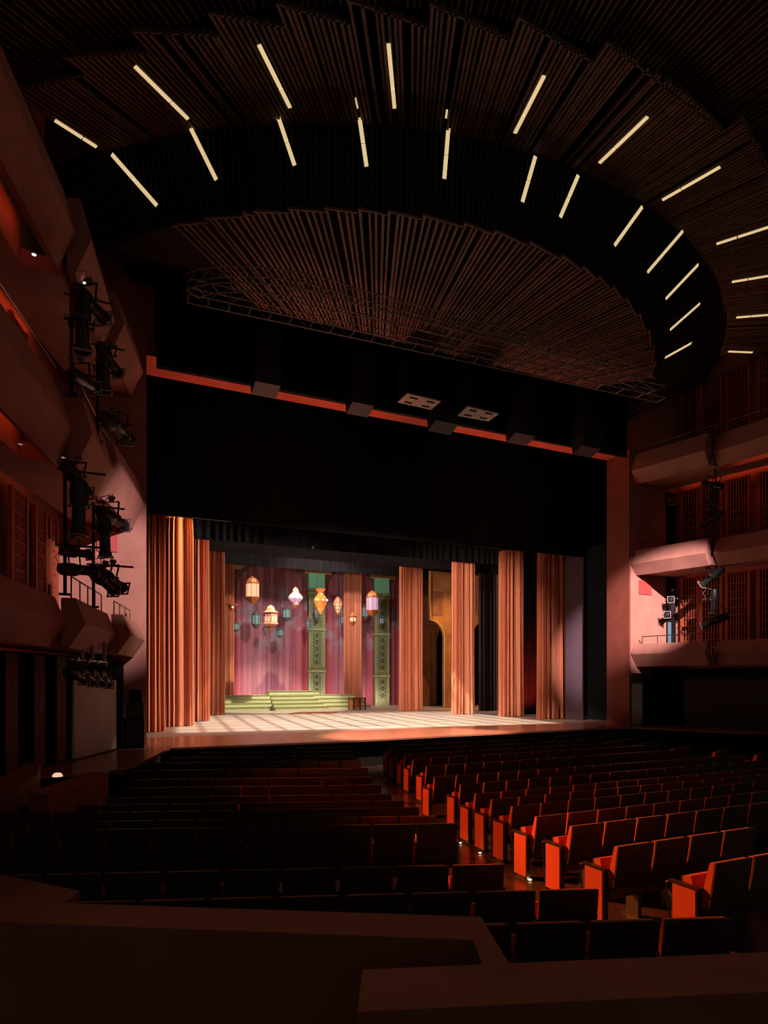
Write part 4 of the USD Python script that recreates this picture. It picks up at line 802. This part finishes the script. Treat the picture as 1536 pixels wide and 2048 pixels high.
ORD = lambda i: ordinal(i) if i < 24 else f'{i + 1}th'
LROWS = [((698, 1494.8), 3), ((705, 1502.4), 8), ((713, 1511.5), 9), ((724, 1521.4), 10), ((738, 1535.5), 10), ((745, 1553.4), 10), ((764, 1569), 11), ((785, 1586), 11), ((810, 1598.5), 12), ((841, 1611), 13), ((876, 1627.7), 13), ((916, 1645), 12), ((1011, 1726), 10), ((1200, 1774), 9), ((1467, 1830.5), 6)]
for i, ((px, py), n) in enumerate(LROWS):
    d = 2.10
    for _ in range(30):  # height of the seat top above this row's floor
        p = on_z(px, py, CAM_Z - d); s = p[0] * N_L[0] + p[1] * N_L[1]; d = CAM_Z - (zf_left(s) + .915)
    for j in range(n):
        # the back's top right corner lies at local (.255, -.30)
        c = p[:2] - U_L * (.255 + .02 + PITCH * j) + N_L * .30
        row = f'{ordinal(i)} left row'
        lab = f'dark-backed seat at the aisle end, {ordinal(i)} left row from the stage' if j == 0 else f'dark-backed seat, {ORD(j)} from the aisle, {ordinal(i)} left row from the stage'
        put_seat(c[0], c[1], -20.5, 'right' if j == 0 else None, lab, 'dark-backed seats of the left block')
RROWS = [((780.4, 1491.3), 10), ((793.4, 1499.6), 13), ((809, 1508), 14), ((824.6, 1517.8), 15), ((852, 1531.6), 16), ((867.6, 1553), 18), ((919.7, 1567.3), 16), ((949.6, 1585.5), 15), ((982, 1596.7), 14), ((1022.6, 1610), 12), ((1070.7, 1630.6), 9), ((1141, 1650), 7), ((1232, 1691), 4), ((1426, 1724), 2)]
for i, ((px, py), n) in enumerate(RROWS):
    d = 2.10
    for _ in range(30):
        p = on_z(px, py, CAM_Z - d); d = CAM_Z - (zf_mid(p[1]) + .915)
    for j in range(n):
        x, y = p[0] + .255 + .02 + PITCH * j, p[1] + .30
        row = f'{ordinal(i)} row from the stage'
        lab = f'aisle seat with tall orange end panel, middle block, {ordinal(i)} row from the stage' if j == 0 else f'red-edged seat, {ORD(j)} from the aisle, middle block, {row}'
        put_seat(x, y, 0.0, 'left' if j == 0 else None, lab, 'red-edged seats of the middle block')
for i, ((px, py), n) in enumerate((((1110, 1474), 5), ((1161, 1479), 5), ((1214, 1485), 5), ((1270, 1490.5), 4), ((1345, 1498.5), 3), ((1430, 1505), 2), ((1513, 1511), 1))):
    p = on_z(px, py, STAGE_Z - .03); u = np.array([math.cos(ROW_A), math.sin(ROW_A)]); nn = np.array([-u[1], u[0]])
    for j in range(n):
        c = p[:2] + u * (.275 + PITCH * j) + nn * .30
        put_seat(c[0], c[1], 20.5, None, f'dim red seat of the far right block, {ORD(j)} from its aisle, {ordinal(i)} row', 'dim seats of the far right block')
print('seats', N_SEATS)

# lights in the aisle floor
for k, (px, py) in enumerate(((921, 1687), (960, 1707), (1060, 1761))):
    p = on_z(px, py, .15)
    for _ in range(5): p = on_z(px, py, floor_z(p[0], p[1]))
    z = floor_z(p[0], p[1]); t = Thing('aisle_light', f'small bright floor light in the aisle, {["farthest", "middle", "nearest"][k]} of three', 'floor light', loc=(p[0], p[1], z), group='floor lights in the aisle')
    t.part('lens', lathe([(0, 0), (.028, 0), (.022, .014), (0, .018)], 10).apply_translation((p[0], p[1], z + .004)), M['aisle_light']); t.part('collar', trimesh.creation.annulus(.028, .045, .012, sections=12).apply_translation((p[0], p[1], z + .004)), M['seat_frame'])

# ================================================================ near parapets and the low walls on the left
def wall_block(pts, z1, z0, m, name, label, kind='structure'):
    single(name, plan_slab(pts, z0, z1), m, label, 'parapet', kind=kind)
ZP = 1.65
wall_block([(-2.6, 5.66), (-.43, 4.40), (1.98, 3.00), (1.76, 2.42), (1.66, 2.50), (1.77, 2.75), (-.40, 4.02), (-2.6, 5.30)], ZP, .36, M['parapet'], 'near_parapet', 'long red-brown parapet across the lower left foreground')
wall_block([(-.95, 5.62), (-.5, 5.05), (-.01, 4.44), (-.10, 4.23), (-.42, 4.41), (-2.6, 5.67), (-2.9, 6.4)], ZP - .01, .36, M['parapet'], 'near_parapet', 'short red-brown parapet spur at the left edge')
cpts = [on_z(725, 1940, ZP)[:2], on_z(1536, 1905, ZP)[:2], on_z(1536, 1985, ZP)[:2], on_z(715, 2025, ZP)[:2]]
e = (cpts[1] - cpts[0]) / np.linalg.norm(cpts[1] - cpts[0]); cpts[1] = cpts[1] + e * 1.2; cpts[2] = cpts[2] + e * 1.2
wall_block([tuple(p) for p in cpts], ZP + .002, .36, M['parapet'], 'near_parapet', 'red-brown parapet across the lower right foreground')
wall_block([(-1.30, 12.5), (-1.02, 14.9), (-.75, 14.9), (-.72, 13.0), (-.9, 11.6), (-1.35, 11.4)], 1.25, -.04, M['parapet'], 'side_parapet', 'low side wall at the left edge beneath the balcony')
wall_block([(-.72, 11.35), (.13, 13.2), (.45, 13.15), (.40, 12.3), (-.45, 10.9)], 1.22, -.04, M['parapet'], 'side_parapet', 'low side wall beside the left ends of the seat rows')
wall_block([(.45, 13.5), (.52, 14.2), (.80, 14.3), (.78, 13.5)], 1.1, -.04, M['black'], 'side_parapet', 'dark rounded post at the end of the low side wall')
p = on_z(115, 1556, .9); t = Thing('step_light', 'warm domed step light between the low side walls at the left', 'floor light', loc=(p[0], p[1], .88))
t.part('dome', lathe([(.10, 0), (.095, .04), (.06, .075), (0, .085)], 14).apply_translation((p[0], p[1], .93)), M['step_glow'], smooth=True); t.part('base', lathe([(0, 0), (.12, 0), (.12, .03), (0, .03)], 14).apply_translation((p[0], p[1], .90)), M['dark_metal']); t.part('post', rod((p[0], p[1], -.05), (p[0], p[1], .9), .03), M['dark_metal'])
# grey screen, speaker stacks
t = Thing('grey_screen', 'pale grey roller screen on the left side wall by the stage', 'screen', loc=(.2, 19.4, STAGE_Z))
t.part('panel', along((-.31, 18.28), (.78, 20.58), [(.16, STAGE_Z + .02), (.10, STAGE_Z + .02), (.10, 2.92), (.16, 2.92)], 1), mat('screen_grey', (.72, .68, .63), .8, .15, c2=(.64, .60, .55), scale=1.2))
t.part('bottom_bar', along((-.31, 18.28), (.78, 20.58), [(.19, STAGE_Z + .004), (.09, STAGE_Z + .004), (.09, STAGE_Z + .05), (.19, STAGE_Z + .05)], 1), M['dark_metal'])
sx0, sx1 = x_at(250, 20.9), x_at(283, 20.9)
t = Thing('speaker_stack', 'black stacked loudspeakers standing at the left edge of the stage', 'loudspeaker', loc=((sx0 + sx1) / 2, 21, STAGE_Z))
t.part('lower_cabinet', bx(sx0 - .03, sx1 + .06, 20.7, 21.4, STAGE_Z + .005, 1.75), M['black']); t.part('middle_cabinet', bx(sx0 + .05, sx1 + .05, 20.75, 21.4, 1.76, 2.25), M['dark_metal']); t.part('upper_cabinet', bx(sx0 + .14, sx1, 20.8, 21.4, 2.26, 2.62), M['black'])
t.part('grille', bx(sx0 + .02, sx1 + .02, 20.68, 20.7, 1.0, 1.7), M['dark_metal'])
t = Thing('speaker_stack', 'tall black loudspeaker column at the right edge of the stage by the pier', 'loudspeaker', loc=(23.4, 21, STAGE_Z))
xa, xb = x_at(1274, 21.1), x_at(1292, 21.1); t.part('cabinet', bx(xa, xb, 20.8, 21.4, STAGE_Z + .005, 3.05 - .3), M['dark_metal']); t.part('top_cabinet', bx(xa + .03, xb - .03, 20.85, 21.4, 2.77, 3.2), M['black'])
t = Thing('black_screen', 'large black panel on the right side wall under the balcony', 'screen', loc=(24.6, 18.8, STAGE_Z))
t.part('panel', along((26.0, 16.0), (24.0, 20.3), [(.10, STAGE_Z + .02), (.05, STAGE_Z + .02), (.05, 2.95), (.10, 2.95)], -1), mat('black_panel', (.05, .046, .036), .35, .4)); t.part('bottom_bar', along((26.0, 16.0), (24.0, 20.3), [(.13, STAGE_Z + .004), (.04, STAGE_Z + .004), (.04, STAGE_Z + .05), (.13, STAGE_Z + .05)], -1), M['dark_metal'])

# ================================================================ light towers and their spotlights
def fixture_matrix(pos, aim, s=1.0):
    x = np.asarray(aim, float) - pos; x /= np.linalg.norm(x); up = np.array([0, 0, 1.0]) if abs(x[2]) < .97 else np.array([0, 1.0, 0])
    y = np.cross(up, x); y /= np.linalg.norm(y); z = np.cross(x, y); m = Gf.Matrix4d(1)
    for i, a in enumerate((x, y, z)): m.SetRow(i, Gf.Vec4d(*(a * s), 0))
    m.SetRow(3, Gf.Vec4d(*map(float, pos), 1)); return m
def along_x(m): m.apply_transform(trimesh.transformations.rotation_matrix(math.pi / 2, (0, 1, 0))); return m
def make_spot(pos, aim, s, label, group):
    t = Thing('spotlight', label, 'spotlight', loc=pos, group=group, matrix=fixture_matrix(pos, aim, s))
    t.part('body', along_x(lathe([(0, -.34), (.07, -.33), (.105, -.28), (.115, -.05), (.10, .02), (0, .02)], 16)), M['fixture'], smooth=40)
    t.part('barrel', along_x(lathe([(0, .0), (.082, .0), (.082, .30), (.098, .31), (.098, .38), (.082, .38), (.078, .33), (0, .33)], 16)), M['fixture'], smooth=40)
    t.part('lens', along_x(lathe([(0, .345), (.076, .34), (.05, .362), (0, .368)], 16)), M['fixture_lens'], smooth=True)
    fr = cat_(bx(.38, .395, -.12, .12, .095, .12), bx(.38, .395, -.12, .12, -.12, -.095), bx(.38, .395, -.12, -.095, -.12, .12), bx(.38, .395, .095, .12, -.12, .12))
    t.part('color_frame', fr, M['frame_metal'] if 'frame_metal' in M else M.setdefault('frame_metal', mat('frame_metal', (.30, .22, .20), .45, .5)))
    t.part('yoke', cat_(bar((-.02, -.14, 0), (-.02, -.14, .26), .03, .008), bar((-.02, .14, 0), (-.02, .14, .26), .03, .008), bar((-.02, -.144, .26), (-.02, .144, .26), .03, .008)), M['dark_metal'])
    t.part('clamp', cat_(bx(-.05, .01, -.03, .03, .26, .36), rod((-.02, -.05, .33), (-.02, .05, .33), .03, 8)), M['steel'])
    t.part('cable', cat_([rods([(-.30, 0, .05), (-.36, .03 * q, .20), (-.22, .09 * q, .30), (-.10, .05 * q, .24), (-.02, .02 * q, .40)], .006, 4) for q in (-1, 1.4)]), M['cable'] if 'cable' in M else M.setdefault('cable', mat('cable_grey', (.16, .14, .12), .6, .3)), kind='stuff')
    t.part('knob', cat_(rod((-.02, .14, 0), (-.02, .19, 0), .022, 8), rod((-.02, -.19, 0), (-.02, -.14, 0), .022, 8)), M['steel'])
    return t
spot0 = None; GS = 'spotlights on the light towers'
def add_spot(pos, aim, s, label):
    global spot0
    if spot0 is None: spot0 = make_spot(pos, aim, s, label, GS)
    else: copy_of(spot0, 'spotlight', label, 'spotlight', GS, matrix=fixture_matrix(pos, aim, s))
def tower(x, y, z0, z1, label, arms=()):
    t = Thing('light_tower', label, 'lamp pole', loc=(x, y, z0)); t.part('pole', rod((x, y, z0), (x, y, z1), .035, 8), M['black'])
    for z, dx in arms: t.part('cross_arm', rod((x - .15, y, z), (x + dx, y, z), .024, 6), M['dark_metal'])
    t.part('foot', bx(x - .12, x + .12, y - .12, y + .12, z0, z0 + .03), M['dark_metal'])
def dir_px(px0, px1, Y0, Y1): return on_y(*px0, Y0), on_y(*px1, Y1)
TLX = [on_y(143, 900, 15.2), on_y(195, 900, 17.0)]
# (centre px, front px, dY from back to front, y, scale, words)
UP = [((176, 603), (212, 640), 15.2, .45, 1.25, 'upper left tower, topmost, slanting down'), ((163, 640), (166, 720), 15.0, .05, 1.5, 'upper left tower, large one hanging straight down'), ((216, 716), (240, 752), 16.9, .45, 1.1, 'second upper left tower, slanting down to the right'), ((208, 735), (210, 800), 16.9, .05, 1.3, 'second upper left tower, hanging straight down'), ((222, 852), (247, 880), 17.0, .45, 1.2, 'left one of the pair over the pale rail'), ((240, 858), (262, 880), 17.2, .45, 1.2, 'right one of the pair over the pale rail'), ((165, 760), (195, 780), 15.2, .5, 1.1, 'upper left tower, lowest one'),
      ((150, 955), (176, 990), 15.2, .5, 1.2, 'lower left tower, topmost'), ((158, 1010), (157, 1075), 15.0, .05, 1.4, 'lower left tower, large one hanging straight down'), ((222, 1035), (252, 1053), 17.0, .5, 1.25, 'second lower left tower, slanting upper one'), ((209, 1065), (211, 1115), 16.9, .05, 1.3, 'second lower left tower, hanging straight down'), ((204, 1160), (228, 1182), 17.0, .4, 1.2, 'second lower left tower, lowest, left of its pair'), ((220, 1158), (248, 1178), 17.2, .4, 1.2, 'second lower left tower, lowest, right of its pair'), ((152, 1140), (178, 1142), 15.2, .2, 1.05, 'lower left tower, lying level at the bottom'), ((150, 1105), (172, 1108), 15.2, .2, .9, 'lower left tower, level one in the middle'),
      ((150, 1350), (175, 1362), 16.2, .5, 1.0, 'under the left lowest balcony, first of four'), ((172, 1352), (192, 1366), 16.9, .5, 1.0, 'under the left lowest balcony, second of four'), ((190, 1353), (208, 1368), 17.6, .5, 1.0, 'under the left lowest balcony, third of four'), ((206, 1355), (222, 1372), 18.2, .5, 1.0, 'under the left lowest balcony, fourth of four'),
      ((1428, 970), (1408, 966), 18.6, .5, 1.2, 'right upper tower, topmost'), ((1428, 1005), (1427, 1030), 18.6, .05, 1.3, 'right upper tower, hanging straight down'), ((1424, 1037), (1405, 1050), 18.6, .4, 1.2, 'right upper tower, lowest'), ((1426, 1152), (1407, 1167), 18.6, .4, 1.3, 'right lower tower, topmost, slanting to the left'), ((1428, 1200), (1427, 1230), 18.6, .05, 1.2, 'right lower tower, hanging straight down'), ((1432, 1241), (1408, 1251), 18.6, .4, 1.3, 'right lower tower, lowest'),
      ((1345, 1198), (1342, 1199), 21.2, -.25, 1.1, 'in the black slot of the right front wall, upper'), ((1340, 1226), (1335, 1229), 21.2, -.2, 1.2, 'in the black slot of the right front wall, lower'), ((1345, 1000), (1343, 1003), 21.2, -.2, 1.0, 'high in the black slot of the right front wall')]
for c, fpx, Y, dy, s, w in UP:
    s *= 1.15; a = on_y(*c, Y); b = on_y(*fpx, Y + dy); add_spot(a, b, s, 'black theatre spotlight, ' + w)
for (px, Y, ya, yb, w, arms) in ((143, 15.35, 575, 790, 'upper left light tower, nearer pole', ((590, .8), (640, .5), (745, .5))), (195, 17.1, 685, 885, 'upper left light tower, farther pole', ((690, .6), (840, .8))), (130, 15.35, 930, 1190, 'lower left light tower, nearer pole', ((940, .8), (1090, .7), (1130, .7))), (187, 17.1, 1005, 1215, 'lower left light tower, farther pole', ((1012, .7), (1129, .9))),
                               (1431, 18.7, 925, 1088, 'upper right light tower pole', ((955, -.5), (1030, -.5))), (1431, 18.7, 1130, 1282, 'lower right light tower pole', ((1140, -.5), (1232, -.5)))):
    p0, p1 = on_y(px, yb, Y), on_y(px, ya, Y); tower(p0[0], p0[1], p0[2], p1[2], w, [(on_y(px, y, Y)[2], dx) for y, dx in arms])
p0, p1 = on_y(140, 1318, 16), on_y(212, 1318, 18.3)
t = Thing('light_tower', 'level pipe carrying the spotlights under the left lowest balcony', 'lamp pole', loc=p0)
t.part('pipe', rod(p0, (p1[0], p1[1], p0[2]), .03, 8), M['steel'])
for q in (.3, .58, .95): m_ = p0 + (np.array([p1[0], p1[1], p0[2]]) - p0) * q; t.part('hanger', rod(m_, m_ + (0, 0, .5), .05, 8), M['pale_board'])

# window pattern grille of the floor projection, on its profile spot at the truss
GP, GA = np.array([12.8, 28.6, 13.0]), np.array([12.8, 31.0, STAGE_Z])
gd = (GA - GP) / np.linalg.norm(GA - GP); add_spot(GP - gd * .45, GA, 1.0, 'black theatre spotlight above the stage throwing the window pattern')
gx_ = np.array([1.0, 0, 0]); gy_ = np.cross(gx_, gd); PD = .55
def on_plate(X, Y):
    v = np.array([X, Y, STAGE_Z]) - GP; return GP + v * (PD / (v @ gd))
bars, ang = [], math.radians(7.0)
ca_, sa_ = math.cos(ang), math.sin(ang)
W = lambda u, w: (12.9 + u * ca_ + w * sa_, 31 - u * sa_ + w * ca_)
U0, U1, W0, W1 = -8.98, 8.3, -6.3, 5.9
for u in np.arange(U0, U1 + .01, 1.08): bars.append(bar(on_plate(*W(u, W0)), on_plate(*W(u, W1)), .0065, .002, up=gd))
for w_ in np.arange(W0, W1 + .01, 1.65): bars.append(bar(on_plate(*W(U0, w_)), on_plate(*W(U1, w_)), .0075, .002, up=gd))
R_ = .5
for a_, b_ in (((U0, W0), (U1, W0)), ((U1, W0), (U1, W1)), ((U1, W1), (U0, W1)), ((U0, W1), (U0, W0))):  # framing plates round the window
    A_, B_ = on_plate(*W(*a_)), on_plate(*W(*b_)); C_ = on_plate(*W(.2, 2)); o_ = (A_ + B_) / 2 - C_; e_ = (B_ - A_) / np.linalg.norm(B_ - A_); o_ -= e_ * (o_ @ e_); o_ /= np.linalg.norm(o_)
    bars.append(bar(A_ - e_ * R_ + o_ * R_ / 2, B_ + e_ * R_ + o_ * R_ / 2, R_, .003, up=gd))
t = Thing('gobo_grille', 'steel window-pattern grille with framing plates below a stage spotlight', 'gobo', loc=GP)
t.part('grille', cat_(bars), M['dark_metal'], kind='stuff'); pl_ = [on_plate(*W(*q)) for q in ((U0, W0), (U1, W0), (U1, W1), (U0, W1))]
for q in pl_: q = q + (q - on_plate(*W(.2, 2))) * .25; t.part('hanging_rod', rod(q, (q[0], q[1], 19.65), .012, 6), M['dark_metal'])
t = Thing('stage_pipe', 'black pipe above the stage carrying the window-pattern spotlight', 'pipe', loc=(12.8, 28.45, 13.9))
t.part('pipe', rod((9.5, 28.45, 13.88), (16, 28.45, 13.88), .03, 8), M['dark_metal'])
for q in (9.8, 12.8, 15.7): t.part('hanging_line', rod((q, 28.45, 13.4 if q == 12.8 else 13.88), (q, 28.45, 19.65), .015, 6), M['black'])
